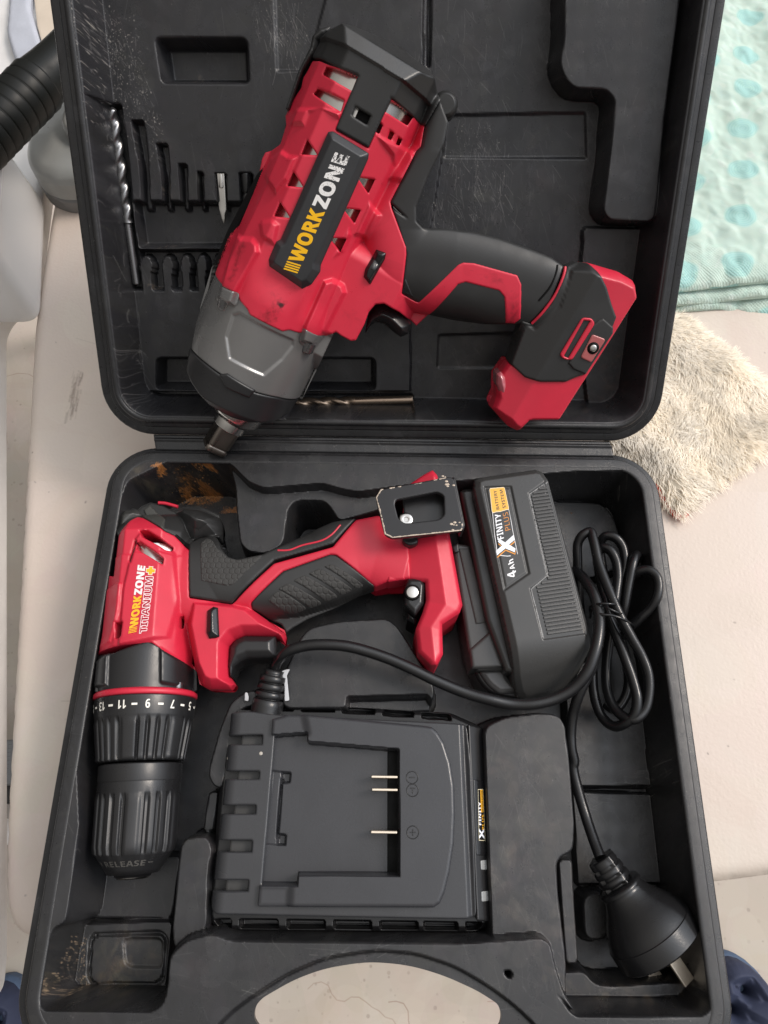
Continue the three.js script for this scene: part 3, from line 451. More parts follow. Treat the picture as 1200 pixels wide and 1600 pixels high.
{ // lid
  const OL = [-157.5, -300, 156.5, -2.5, 27];
  lidGroup.name = 'lid'; lidGroup.applyMatrix4(toolCase.matrix.clone().invert().multiply(FR.L)); toolCase.add(lidGroup); org = [0, 0, 0];
  const inner = rrect(...OL, 11.5, 0).map(p => [p[0], p[2]]);
  const ops = [
    set(inner, -33, 5.5, 0),
    isl([[-170.7,-232.5],[16.7,-234.8],[18.2,-188.6],[31.9,-169.2],[21.4,-86.6],[15,-69.1],[16.2,-24.2],[-205.5,-20.8]], -28, 1.5, 1),
    isl([[82.3,-235.5],[85.8,-199.9],[84.5,-190.9],[87.8,-184.4],[92.9,-180.1],[109,-179.6],[113.8,-175.6],[114.6,-153.4],[114.2,-124.4],[118.3,-120],[141.2,-119.4],[141.5,-127.8],[139.2,-164.8],[138.4,-236.2]], -13, 5, 5),
    set([[31.3,-170.4],[104.6,-172.5],[107.9,-150.2],[30.6,-149.6]], -34.4, 0.8, 1),
    set([[18.7,-240.8],[21.4,-240.8],[22.4,-191.9],[21.1,-190.9],[20,-191.7]], -35.5, 0.9, 1),
    isl([[110.5,-116.2],[142.5,-116.2],[147.5,-95.1],[156.7,-13.4],[124.3,-12.9],[110.9,-69.6],[110.2,-101.4],[109.3,-114.6]], -30, 1.6, 2),
    set([[31.5,-57.1],[82.2,-59.4],[82.6,-37.9],[31.6,-37.1]], -34.4, 0.9, 2),
    set([[-56.6,-232.2],[-26.1,-232.6],[-40.9,-188.2],[-56.7,-187.5]], -29.4, 0.8, 1),
    set([[-117.7,-202.1],[-70.1,-202.7],[-70.2,-183.4],[-72.2,-181.8],[-114.4,-181.4],[-116.2,-182.8]], -42, 4, 4),
    set([[-133.4,-42.3],[-4.2,-44.2],[-4,-24.2],[-135.5,-22.3]], -41, 3, 4),
    // slots of the bit rack
    set([[-145.5,-172.3],[-137.7,-172.4],[-136.7,-144],[-137.6,-120.9],[-136.3,-79.6],[-144.3,-79.2],[-144.4,-143.9]], -36, 1.2, 1),
    set([[-137.7,-126.5],[-43.6,-126.7],[-44.2,-103.7],[-136.4,-102]], -38, 2.2, 2),
    set([[-137.4,-101.5],[-44.2,-103.3],[-44.8,-80.6],[-136.8,-79.3]], -36, 1.4, 1),
    set([[-133.5,-164.6],[-126.6,-164.7],[-126.5,-145.3],[-128.1,-121.1],[-132.5,-121],[-131.4,-141.8]], -35, 1, 1),
    set([[-121.4,-154.2],[-115.4,-154.3],[-115.6,-142],[-117.6,-121.2],[-121,-121.2],[-120.1,-137.4]], -35, 1, 1),
    set([[-110.6,-144.6],[-106,-144.6],[-107.6,-121.4],[-111.2,-121.3]], -34.5, 1, 1),
    set([[-100.9,-140.9],[-97.6,-140.9],[-98.9,-121.5],[-101.5,-121.4]], -34, 1, 1),
    set([[-91.4,-140.4],[-85.4,-140.5],[-86.1,-121.6],[-91.6,-121.6]], -36, 1, 1),
    set([[-78.6,-140.6],[-71.1,-140.7],[-71.3,-121.9],[-78.2,-121.8]], -36, 1, 1),
    isl([[-137.2,-78.1],[-131.1,-78.1],[-131.2,-87],[-129.3,-93.3],[-130.7,-97.2],[-132.9,-98.4],[-135.7,-97.1],[-137.7,-93.1],[-137.1,-86.9]], -28, 0.9, 2),
    isl([[-125.4,-78.2],[-119.9,-78.3],[-119.3,-87.2],[-117.8,-92.8],[-118.9,-97.4],[-121.1,-98.8],[-123.6,-97.3],[-125.4,-92.7],[-124.6,-87.1]], -28, 0.9, 2),
    isl([[-114.7,-78.4],[-109.7,-78.4],[-109.3,-87.3],[-107.8,-92.9],[-108.9,-97.7],[-111,-99.2],[-113.4,-97.7],[-114.7,-92.8],[-114.1,-87.2]], -28, 0.9, 2),
    isl([[-105.4,-78.5],[-100.7,-78.6],[-100.3,-87.4],[-98.8,-93.1],[-99.8,-97.9],[-102,-99.6],[-104.2,-97.8],[-105.7,-93],[-105.1,-87.4]], -28, 0.9, 2),
    isl([[-96.1,-78.6],[-90.8,-78.7],[-90.8,-87.6],[-89.4,-93.2],[-90.6,-98],[-92.8,-99.7],[-95.1,-97.9],[-96.3,-93.1],[-95.8,-87.5]], -28, 0.9, 2),
    set([[-55.3,-20.9],[18.3,-22.4],[18.6,-14.5],[-55.6,-13.4]], -36, 1.6, 2),
  ];
  const tray = rrect(...OL, 9.4, 0).map(p => [p[0], p[2]]), te = sdPoly(tray), h0 = paint(ops, 0), h = (u, v) => h0(u, v) * smooth(-te(u, v) / 2.6);
  part('lid_tray', relief(tray, h, { bottom: -44, cell: 0.72, er: 0, uv: uvL }), lidMat, lidGroup);
  part('lid_back', relief(tray, -43.5, { bottom: -46, cell: 4, er: 0.5 }), lidMat, lidGroup);
  const prof = [[6, -46], [3, -43], [1.2, -20], [0, -7], [0, -3.4], [0.4, -2.6], [1.2, -2.3], [4.2, -2.1], [4.5, -2.5], [4.9, -2.5], [5.2, -0.9], [5.6, -0.5], [7.2, -0.5], [7.6, -0.2], [8.2, 0.5], [9.2, 0.7], [10.2, 0.4], [10.9, -0.3], [11.3, -1.2]];
  part('lid_rim', rimUV(loft(prof.map(([o, y]) => densify(rrect(...OL, o, y), 6)), { caps: false }), uvL), rimMat, lidGroup);
  // hinge between the halves
  org = [0, -60, 140];
  const a = [[-131.6,-2.3],[131,-4.1]];
  part('hinge_strip', [relief([[a[0][0], -4.6], [a[1][0], -4.6], [a[1][0] + 2, 4.6], [a[0][0] + 2, 4.6]], (u, v) => -2.2 - 0.22 * v + (Math.abs(v + 1.4) < 0.9 ? 0.7 : 0), { bottom: -9, cell: 0.5, er: 0.6, uv: (u, v, h) => [(u + h) / 320, (v + h) / 320] })], rimMat, toolCase);
}

// ---------- impact wrench, lying in the lid ----------
const W0 = 6, WA = [-3.1, -183.1], WB = [-89.2, -13.1];
const wst = (() => { const L = Math.hypot(WB[0] - WA[0], WB[1] - WA[1]), a = (WB[0] - WA[0]) / L, b = (WB[1] - WA[1]) / L; return (u, v) => { const x = u - WA[0], y = v - WA[1]; return [x * a + y * b, x * b - y * a]; }; })();
const wHandle = [[26.2,-164.4],[23.1,-145.5],[15,-131],[6.6,-113.1],[11.4,-98.8],[32.2,-95.4],[53.2,-91.4],[71.9,-86.1],[85.3,-82.5]], wHw = [9, 13, 17, 20, 24, 24.5, 24, 23.5, 23], wHt = [16, 17, 17, 17, 17.5, 17.5, 17, 17, 17];
const wFoot = sdPoly([[90.9,-97.5],[101.6,-99.8],[117.9,-95.4],[126.3,-91.2],[129.8,-82.9],[119.5,-61.8],[110.8,-45],[105.8,-35.3],[96.2,-18],[80.6,-17.3],[74.1,-11.6],[68.2,-14.7],[57.4,-25.9],[60,-32.1],[59.6,-41.7],[64.8,-49.9],[71.8,-70.8],[76,-69],[85.5,-80]]);
const wRidge = [[104.6,-95.5],[77.6,-40.7]], wRn = (() => { const dx = wRidge[1][0] - wRidge[0][0], dy = wRidge[1][1] - wRidge[0][1], L = Math.hypot(dx, dy); return [-dy / L, dx / L].map((x) => x * (-dy < 0 ? 1 : -1)); })();
const wL = [
  [sdPoly([[-45.4,-156.8],[-42.3,-165.2],[-33.8,-164.1],[-19.1,-161.5],[-20.4,-157.6],[-29.6,-162.6],[-33.9,-161.1],[-36.6,-155.5]]), 2.4],
  [sdPoly([[-59.1,-136.2],[-56,-145],[-48.3,-147.8],[-44.1,-145.1],[-38.8,-144],[-44.5,-133.4],[-50.8,-126.8]]), 3],
  [sdPoly([[-59.9,-115],[-58.1,-117],[-52.5,-118.1],[-48.2,-115.1],[-50.9,-104.7],[-58.5,-108.8]]), 2],
  [sdPoly([[-5.3,-152.6],[-2.1,-148.9],[2.2,-144.7],[2.8,-141.4],[0.2,-135.1],[12.1,-132.3],[16,-141.6],[12.6,-149.1],[-2.2,-152.7]]), 2.2],
  [sdPoly([[-7.8,-126.7],[-0.7,-119.8],[-8.2,-108],[-15.4,-110.4],[-17,-115.5],[-26,-98.6],[-19.3,-102.8]]), 2.6],
  [sdPoly([[-72.6,-111.4],[-67.7,-109.6],[-62.2,-109.7],[-58.5,-106.7],[-58,-102.3],[-69.9,-83.2],[-72,-77.5],[-82,-80.6],[-79.8,-87.7],[-75.1,-106.2]]), 4.5],
  [sdPoly([[-29.4,-90.4],[-24.9,-91.5],[-19.3,-88.4],[-18,-83.9],[-28.7,-63.8],[-34.4,-57.2],[-41.7,-60.8],[-39.5,-69.1]]), 4.5],
];
function wBarrel(s, t) {
  let R = s < 4 ? 33 : s < 118 ? lerp(31, 33, smooth((s - 66) / 46)) : s < 165 ? lerp(33, 32.3, (s - 118) / 47) : s < 173 ? 32.3 : s < 188 ? 32.3 - (s - 173) * 0.55 - Math.pow(Math.max(0, s - 178) / 10, 2) * 12 : 0;
  const a = Math.abs(t); if (a >= R || s > 190) return 0;
  const round = Math.sqrt(R * R - t * t);
  if (s > 118) return round;
  let oct = Math.min(R * 0.93, (R * 1.34 - a) * 1.0, (R - a) * 2.4 + R * 0.02);
  if (s < 14) oct = Math.min(oct, 22 + (s + 9) * 0.62, 8 + (s + 9) * 3);            // the cap's sloping back
  const q = smooth((118 - s) / 14); return lerp(round, Math.max(0, oct), q);
}
function wGrip(u, v) { let k = 0; for (let i = 0; i + 1 < wHandle.length; i++) { const [d, m] = segDist(u, v, wHandle[i], wHandle[i + 1]), q = d / lerp(wHw[i], wHw[i + 1], m); if (q < 1) k = Math.max(k, lerp(wHt[i], wHt[i + 1], m) * Math.pow(1 - q * q * q, 0.5)); } return k; }
function Hw(u, v) {
  const [s, t] = wst(u, v); let h = wBarrel(s, t), k = 0;
  for (let i = 0; i + 1 < wHandle.length; i++) { const [d, m] = segDist(u, v, wHandle[i], wHandle[i + 1]), w = lerp(wHw[i], wHw[i + 1], m), q = d / w; if (q < 1) k = Math.max(k, lerp(wHt[i], wHt[i + 1], m) * Math.pow(1 - q * q * q, 0.5)); }
  h = h > 0 && k > 0 ? smax(h, k, 3) : Math.max(h, k);
  if (s > 96 && s < 140 && t > 20 && t < 62) { const d = clamp((62 - t) / 10) * clamp((140 - s) / 10) * clamp((s - 96) / 14); h = Math.max(h, 15 * Math.sqrt(d)); }   // trigger housing
  if (s > 60 && s < 130 && t > 24 && t < 66) h = Math.max(h, 17 * Math.sqrt(clamp((66 - t) / 12)) * smooth((s - 60) / 20) * smooth((130 - s) / 14));
  const f = wFoot(u, v); if (f < 0) { const q = (u - wRidge[0][0]) * wRn[0] + (v - wRidge[0][1]) * wRn[1]; h = Math.max(h, Math.min(21 - (q > 0 ? q * 0.42 : -q * 0.06), 8 + 14 * Math.sqrt(clamp(-f / 6)))); }
  let b = 0; for (const [sd, q] of wL) { const d = sd(u, v); if (d < 0) b = Math.max(b, q * smooth(-d / 2.6)); }
  return W0 + h + b;
}
Hw.w0 = W0 + 14;
{
  const T = thing('impact_wrench', 'red and grey cordless impact wrench without battery lying across the open lid', 'impact wrench', 'L', [-40, -28, -90]);
  const uvW = (u, v) => [(u + 160) / 320, 1 - (v + 320) / 320];
  const up = (o) => (u, v) => Hw(u, v) + o, bot = { bottom: W0, cell: 0.7 };
  const vents = [
    [[-35.3,-150.4],[-30.8,-144.1],[-38.3,-144.3]], [[-41.9,-137.4],[-37.5,-130.7],[-45.2,-131.3]], [[-48.5,-124.5],[-44,-117.7],[-51.7,-118.3]],
    [[-12.8,-135.4],[-4.8,-135],[-7.9,-128.9]], [[-19.6,-122.3],[-11.4,-121.8],[-14.5,-115.8]], [[-26,-109.4],[-18,-109],[-21.2,-102.8]],
    [[-26.6,-179.9],[-12.8,-174.9],[-15.2,-169.6],[-21.3,-172.5],[-28.3,-176.8]], [[-30.6,-171.3],[-18.6,-165.9],[-20.1,-161.5],[-27.1,-165.2],[-32.7,-169.3]],
    [[1.8,-166.2],[12.6,-161.6],[9.7,-157.7],[-1.2,-162]], [[-3.3,-157.9],[-1.4,-156.6],[-3,-153.1],[-4.7,-153.7]], [[1.8,-155],[3.9,-154.2],[2.3,-151.3],[0.6,-151.7]], [[5.7,-152.9],[7.5,-152],[6.2,-149.4],[4.5,-149.8]],
  ];
  // red shell
  const red = [[-34.2,-184.8],[-29.8,-182.7],[-25.2,-180.2],[-11.6,-174.7],[-18.8,-161.6],[-22.2,-154.2],[-7.8,-147.3],[-4.8,-153.9],[1.8,-166.8],[12.6,-161.6],[17.8,-158.5],[16.3,-149.5],[14.2,-147.6],[11.5,-142.4],[2.5,-125.7],[3.1,-123],[10.6,-105.4],[10.7,-101.9],[8.9,-83.7],[15.7,-79.9],[17.5,-79.4],[21.8,-83.6],[36.2,-97.9],[38.7,-99],[43.7,-98.8],[65.7,-93.4],[68.1,-89],[69.4,-72.1],[66.8,-69.7],[62.2,-69.9],[60,-83],[57.2,-85.9],[40.4,-89.7],[36.7,-88.6],[23,-71.8],[17.3,-66.4],[8,-74.5],[0.1,-79],[-4.3,-78.4],[-7.5,-74.7],[-9.8,-68.4],[-14,-60.7],[-16.6,-60.3],[-21.4,-62.8],[-24,-64.7],[-25.6,-63.9],[-29.2,-62.4],[-42.7,-65.6],[-45.9,-66.9],[-49.2,-66.3],[-64.5,-74.1],[-65.8,-76.8],[-69.3,-80.5],[-70.8,-84.3],[-79.8,-87.6],[-87.5,-93],[-87.3,-94.7],[-81.1,-107.2],[-78.4,-111.7],[-72.8,-114.1],[-66.4,-127.5],[-62.5,-137.1],[-60.5,-144.7],[-58.8,-147.5],[-49.8,-150.1],[-47.3,-158.6],[-48.4,-163.2],[-45.3,-169],[-39.7,-174.2],[-39.1,-179],[-37.6,-180.2]];
  const grime = canvasTex(2048, 2048, (g, w, h) => {   // wear and dirt on the red shell, laid out on the lid's plane
    g.fillStyle = '#f4f4f4'; g.fillRect(0, 0, w, h); const R = rng(55), k = w / 320, X = (u) => (u + 160) * k, Y = (v) => (v + 320) * k;
    const blot = (q, r, n, a, c) => { for (const p of q) for (let i = 0; i < n; i++) { const b = R() * 6.3, d = r * Math.sqrt(R()); g.fillStyle = `rgba(${c},${a * R()})`; g.beginPath(); g.ellipse(X(p[0] + Math.cos(b) * d), Y(p[1] + Math.sin(b) * d), k * (0.3 + R() * 1.6), k * (0.2 + R() * 0.9), b, 0, 7); g.fill(); } };
    for (let i = 0; i < 900; i++) { g.fillStyle = R() < 0.5 ? `rgba(120,96,96,${0.05 * R()})` : `rgba(255,255,255,${0.1 * R()})`; g.beginPath(); g.ellipse(R() * w, R() * h, 6 + 60 * R(), 4 + 26 * R(), R() * 3, 0, 7); g.fill(); }
    blot([[-67.5,-105.3],[-68.7,-102.6],[-69.7,-100],[-70.8,-96.9],[-71.7,-94.3],[-72.8,-91.1]], 1.7, 30, 0.06, '70,60,54'); blot([[-56,-74],[-57.7,-72.7],[-53.1,-76],[-49.6,-78.7],[-51.8,-81.4],[-54.4,-71.6]], 3, 30, 0.07, '70,56,50'); blot([[-49.4,-79]], 0.8, 14, 0.3, '40,32,30');
    blot([[-44.3,-153.2],[-46,-141],[-54.7,-133.4],[-25.1,-172.6],[8.7,-150.5],[2.4,-136.5],[-26.4,-86.6],[-17.8,-72.6],[-1.4,-82],[51.6,-93.8],[65.2,-81.9],[66,-74.3],[11.7,-80.8]], 5, 30, 0.035, '60,44,44'); blot([[64.8,-79.4],[66,-74.3],[64.6,-71],[55.6,-90.9],[106,-93.6]], 2, 22, 0.07, '60,44,44');
    for (let i = 0; i < 240; i++) { const x = X(-70 + 120 * R()), y = Y(-190 + 150 * R()); g.strokeStyle = `rgba(${R() < 0.5 ? '60,30,34' : '255,240,240'},${0.22 * R()})`; g.lineWidth = 0.7 + R(); g.beginPath(); g.moveTo(x, y); g.lineTo(x + (R() - 0.5) * 26, y + (R() - 0.5) * 26); g.stroke(); }
  });
  const redWorn = new THREE.MeshPhysicalMaterial({ color: M.red.color, roughness: 0.5, map: grime, roughnessMap: roughVar, bumpMap: fineBump, bumpScale: 0.00004 });
  part('red_shell', relief(red, up(0), { ...bot, cell: 0.5, er: 0.8, holes: vents, uv: uvW }), redWorn, T);
  // motor seen through the vents, and the dark inside
  const m0 = [WA[0], W0, WA[1]], m1 = [WB[0], W0, WB[1]];
  part('motor', spun(m0, m1, [[4, 20], [6, 26.5], [84, 26.5], [86, 18]], { n: 48 }), M.steel, T);
  const shellOut = [[-35.6,-187.3],[-30.2,-192.7],[-24.8,-194.1],[-15.3,-196.7],[-5.6,-195.6],[7.1,-191.9],[19.2,-181.5],[24.7,-169],[19.4,-156.3],[13.2,-142.3],[3.6,-125.8],[5,-115.9],[-20,-83],[-27.5,-63.1],[-44.7,-25.4],[-54,-32.3],[-80.3,-45],[-98.5,-55.2],[-88.6,-93.8],[-79.6,-111.6],[-63.4,-137.6],[-50.7,-150.3],[-48.2,-159.8]];
  part('core', relief(shellOut, (u, v) => { const [s, t] = wst(u, v); return s > 2 && s < 88 ? W0 + Math.min(Hw(u, v) - W0 - 6, Math.abs(t) < 24.5 ? 6 : 18) : Hw(u, v) - 3; }, { bottom: W0, cell: 0.9, er: 0.4, close: 'mirror' }), M.core, T);
  const side = [[-34.2,-195.4],[-30.9,-198.2],[-25.5,-199.2],[-26.6,-196.4],[-32.1,-193.2],[-33.8,-187.6],[-38.9,-181.4],[-43.6,-170.8],[-46,-165.1],[-47.7,-165.7],[-44.7,-172.7],[-41.1,-181.4],[-35.4,-190.8]];
  part('side_shell', relief(side, (u, v, d) => W0 + 4 + 2 * Math.min(1, d / 2), { bottom: W0 - 8, cell: 0.7, er: 0.8 }), M.rubber, T);
  part('cap_lug', spun([27.5, W0 - 2, -168], [27.5, W0 + 10, -168], [[-6, 6], [8, 6], [10, 5.4], [11, 4]], { n: 28 }), M.rubber, T);
  // rear cap with the strap that runs to the name plate
  const strapHole = [[-13.5,-163.3],[-6.9,-159.9],[-8.5,-156.4],[-14.9,-159.8]];
  part('rear_cap', relief([[-34.7,-186.8],[-30.2,-192.7],[-24.8,-194.1],[-15.3,-196.7],[-5.6,-195.6],[7.1,-191.9],[19.2,-181.5],[24.7,-168.8],[18,-158.2],[2.3,-166.9],[-7.8,-147.4],[-22.4,-154.5],[-12.4,-175.3],[-19.7,-177.6]], up(0.9), { ...bot, er: 0.8, holes: [strapHole] }), M.rubber, T);
  part('strap_hole_shade', relief([[-15.9,-164.8],[-4.8,-160.5],[-7,-154.2],[-17.2,-158.7]], up(-2.4), { bottom: W0 + 20, cell: 0.6, er: 0.3 }), M.core, T);  // added black plate under the strap hole, colour in place of shade
  // rubber grip
  const grip = [[24.5,-168.6],[28.9,-159.2],[27.1,-150.5],[20,-136.6],[14.9,-123.3],[15.3,-117.1],[18.6,-114.2],[28.4,-114.3],[43.7,-112.9],[56,-110.2],[73.1,-105.1],[82.5,-101.8],[89,-97.8],[83.1,-80.7],[74.1,-69.8],[52,-68.3],[37.9,-69.4],[24.3,-72],[20,-74],[17.6,-79.1],[11.6,-81.9],[8.7,-84.7],[10.5,-102.7],[2.5,-125.5],[10.3,-118.8],[3.1,-123],[2.5,-125.7],[11.5,-142.4],[14.2,-147.6],[16.3,-149.5],[18,-158.2]];
  part('grip', relief(grip, (u, v) => { const [s, t] = wst(u, v); return W0 - 0.5 + smax(wGrip(u, v), Math.min(15, wBarrel(s, t)), 5); }, { ...bot, er: 0.9, close: 'mirror' }), M.rubber, T);
  part('thumb_rest', relief([[10.3,-92.1],[14.4,-83.2],[16,-81.4],[8.9,-83.6]], up(-0.2), { ...bot, er: 0.7 }), M.black, T);
  part('accent_ring', tube([[89.4,-97.5],[89.1,-95.4],[87.9,-91.3],[85.3,-84.6],[82,-79],[78.7,-74.3],[75.3,-70.1]].map(p => P3(p, Hw(p[0], p[1]) - 0.2)), 0.75, { n: 8 }), M.red, T);
  part('grip_groove', tube([[85.5,-98.3],[85.2,-96],[82.4,-88.2],[77.3,-81.4]].map(p => P3(p, Hw(p[0], p[1]) - 0.55)), 0.55, { n: 8 }), M.core, T);
  // name plate
  const ph = W0 + 33.6, plate = [[-25.6,-153.3],[-23.5,-153.6],[-7.5,-145],[-7.8,-142.9],[-30,-97.4],[-30.4,-94.2],[-34.5,-88.6],[-39,-86.3],[-54.3,-96.4],[-54.5,-99.5],[-50.5,-107.5],[-48.5,-108.4]];
  part('name_plate', relief(plate, (u, v, d) => ph - Math.max(0, 3.2 - d) * 0.95, { bottom: W0 + 24, cell: 0.45, er: 0.3 }), plastic(0.03, 0.031, 0.034, 0.5), T);
  const logo = printMat(1024, 128, (g, w, h) => {
    g.clearRect(0, 0, w, h); const R = rng(3);
    for (let i = 0; i < 4; i++) { g.fillStyle = '#f2b705'; g.fillRect(6 + i * 21, 6, 13, 116); }
    lettering(g, 'WORK', 98, 120, 448, 110, '#f2b705', 'bold', 10); lettering(g, 'ZONE', 576, 120, 436, 110, '#e8e6e4', 'bold', 10);
    g.globalCompositeOperation = 'destination-out'; for (let i = 0; i < 260; i++) { const x = 640 + 384 * Math.sqrt(R()); g.fillStyle = `rgba(0,0,0,${0.5 + 0.5 * R()})`; g.beginPath(); g.ellipse(x, R() * h, 1 + R() * 5 * (x - 600) / 400, 1 + R() * 6 * Math.max(0, x - 600) / 400, R() * 3, 0, 7); g.fill(); }
    for (let i = 0; i < 40; i++) { g.fillStyle = 'rgba(0,0,0,0.8)'; g.fillRect(880 + 140 * R(), R() * h, 4 + 22 * R(), 2 + 8 * R()); }
  });
  part('logo_print', print([[-47.7,-95.2],[-22.6,-145.5],[-15.3,-143.6],[-40.5,-93.2]], ph, logo), logo, T);
  // gearbox
  const gear = [[-88.6,-94.4],[-96.2,-74.5],[-98.2,-55.3],[-89,-50],[-80.3,-44.8],[-63.6,-35.8],[-54,-32],[-45.9,-27.8],[-44.7,-25.4],[-34.6,-44.9],[-25.6,-63.3],[-27.9,-77.6],[-50.6,-86.7],[-79.8,-101.4]];
  const panel = sdPoly([[-73.1,-73.7],[-69.6,-74.8],[-44.6,-61.8],[-44.9,-59.1],[-50.5,-52.2],[-59.7,-44.7],[-75.9,-53],[-77.1,-63.2]]);
  part('gearbox', relief(gear, (u, v) => { const d = panel(u, v); return Hw(u, v) - 0.7 - 1.1 * smooth((-d + 0.6) / 1.2); }, { bottom: W0, cell: 0.6, er: 0.5, close: 'mirror' }), M.greyMetal, T);
  for (const q of [[[-81.4,-87.4],[-68.9,-84.2],[-71.3,-77.5],[-83.6,-80]], [[-39.5,-68.5],[-30.2,-62],[-35.6,-54.9],[-42.2,-60.3]]]) { const c = q.reduce((a, p) => [a[0] + p[0] / 4, a[1] + p[1] / 4], [0, 0]); const b = part('boss', relief(rounded(q, 2), up(0.4), { bottom: W0 + 10, cell: 0.5, er: 0.6 }), M.greyMetal, T); const a = [c[0] - 1.2, Hw(c[0], c[1]) - 6.5, c[1] + 3.5]; part('screw', spun(a, [a[0] - 0.43, a[1] - 0.25, a[2] + 0.9], [[-3, 3.6], [2.2, 3.6], [3, 3], [3.05, 1.4], [2.2, 1.2]], { n: 20 }), M.darkSteel, b); }
  const nose = [[-99.4,-55.5],[-89,-49.8],[-80.3,-44.5],[-63.6,-35.5],[-54,-31.8],[-46,-27],[-50.4,-20.4],[-57.6,-18.4],[-68.5,-19.6],[-77.4,-23],[-87.7,-29],[-97.4,-39.9],[-100.7,-45.1]];
  part('nose_ring', relief(nose, up(0.3), { bottom: W0, cell: 0.6, er: 0.6, close: 'mirror' }), M.black, T);
  part('nose_tab', relief([[-81.2,-45.2],[-77.2,-45.8],[-63.9,-37.2],[-66.9,-33.4],[-78.5,-39]], up(1.3), { bottom: W0 + 16, cell: 0.5, er: 0.8 }), M.black, T);
  // square drive
  { const a = [[-81.4,-16.7]][0], b = [[-95.1,3.2]][0], A = [a[0], W0, a[1]], B = [b[0], W0, b[1]], L = Math.hypot(a[0] - b[0], a[1] - b[1]);
    part('washer', spun(A, B, [[-8, 15], [-1, 14], [2, 12], [2.4, 8]], { n: 40 }), M.steel, T);
    part('collar', spun(A, B, [[0, 8.4], [1, 9.2], [7.6, 9.2], [8.2, 8.6], [8.3, 6]], { n: 40 }), M.steel, T);
    const sq = (t, s, r) => { const k = r * 0.88; return Math.min(r * 1.12, k / Math.max(Math.abs(Math.cos(t + 0.4)), Math.abs(Math.sin(t + 0.4)))); };
    part('square_drive', spun(A, B, [[7, 7.2], [L - 5, 7.2], [L - 4.6, 6.4], [L - 3.4, 6.4], [L - 3.2, 7.2], [L - 0.8, 7.1], [L, 6.2], [L + 0.1, 2]], { n: 48, mod: sq }), new THREE.MeshStandardMaterial({ color: new THREE.Color().setRGB(0.3, 0.26, 0.23), metalness: 1, roughness: 0.38, roughnessMap: roughVar, map: toneMap }), T); }
  // trigger and direction switch
  part('trigger', relief([[-10,-61.7],[-8.2,-71.4],[-4.3,-77.2],[0.1,-78.4],[8,-74.7],[14.5,-67.9],[13.3,-62.7],[9.1,-60.8],[5.6,-63.1],[0.3,-67.4],[-4,-68.3],[-6.9,-66.3]], (u, v, d) => W0 + 3 + 8.5 * Math.sqrt(clamp(d / 6)), { bottom: W0 - 8, cell: 0.6, er: 0.6 }), M.black, T);
  part('switch_recess', relief([[-4.3,-106.2],[2.5,-103.5],[1.6,-99],[-6.9,-85.1],[-11.7,-91.1],[-10.9,-95.9]], up(-0.1), { bottom: W0 + 10, cell: 0.5, er: 0.6 }), M.redDark, T);
  const sw = part('direction_switch', relief([[-4,-104.3],[0.8,-102.8],[0.3,-100],[-6.8,-87.9],[-10.1,-91.5],[-9.3,-95.3]], (u, v, d) => Hw(u, v) + Math.min(2.2, 0.6 + d), { bottom: W0 + 10, cell: 0.45, er: 0.4 }), M.gloss, T);
  part('arrow_mark', relief([[-5.4,-98.9],[-3.7,-98.4],[-4.9,-94.7],[-6.6,-95.1]], (u, v) => Hw(u, v) + 2.4, { bottom: W0 + 14, cell: 0.4, er: 0.3 }), M.rubber, sw);
  // foot
  const foot = [[100.8,-99.5],[116.6,-95.6],[124.1,-91.6],[125.5,-83.9],[115.3,-63.6],[106.9,-47.4],[102,-38.1],[93.2,-21],[77.6,-20.9],[72.5,-13.8],[67.3,-16],[58.2,-24.6],[60.4,-31.6],[60,-41.2],[65.2,-49.5],[70.6,-47.7],[90.9,-72.7]];
  part('foot_base', relief(foot, up(-0.8), { ...bot, er: 0.9, close: 'mirror' }), M.red, T);
  part('foot_cover', relief([[90.5,-97.8],[95.5,-99.6],[100.7,-99.4],[104.5,-95.6],[109.2,-88.6],[112.9,-80.4],[116.1,-74.3],[114.9,-69.9],[104.4,-45.8],[99.9,-44.4],[94.2,-41.8],[81.2,-41.7],[73.2,-43.6],[65.7,-49.9],[70.3,-71.2],[75.3,-69.8],[83.2,-79.7]], up(0.5), { ...bot, er: 0.8 }), M.rubber, T);
  const slot = [[99.4,-72.9],[102.8,-72.5],[93.9,-54.1],[91.4,-55.1]];
  part('slot_frame', relief(rounded([[98.5,-74.1],[103.4,-73.9],[105.4,-71.1],[96.1,-53.2],[91.6,-53.5],[89.2,-55.6]], 1.5), up(1.6), { bottom: W0 + 12, cell: 0.45, er: 0.6, holes: [slot] }), M.red, T);
  const br = part('bracket_pad', relief([[106.7,-72.7],[109.1,-73.9],[114.9,-69.5],[115.1,-66.5],[103.8,-45.8],[97.2,-48.4],[94.2,-51.5],[104.2,-70.4]], up(1.5), { bottom: W0 + 12, cell: 0.5, er: 0.8 }), M.rubber, T);
  part('clear_plate', relief(rounded([[104.4,-66.2],[111.6,-63.7],[105.7,-52.1],[99.9,-54.6]], 1.2), up(2.2), { bottom: W0 + 18, cell: 0.45, er: 0.4 }), plastic(0.45, 0.12, 0.12, 0.3), br);
  const sc = [[105.6,-59.4]][0], sh = Hw(...sc) + 2;
  part('screw_hole', spun([sc[0], sh, sc[1]], [sc[0], sh + 1, sc[1]], [[-3, 3], [0.4, 3], [0.5, 2.2]], { n: 24 }), M.core, br);
  part('screw', spun([sc[0], sh, sc[1]], [sc[0], sh + 1, sc[1]], [[-2, 1.9], [0.7, 1.9], [1, 1.4], [1.02, 0.5]], { n: 20 }), M.steel, br);
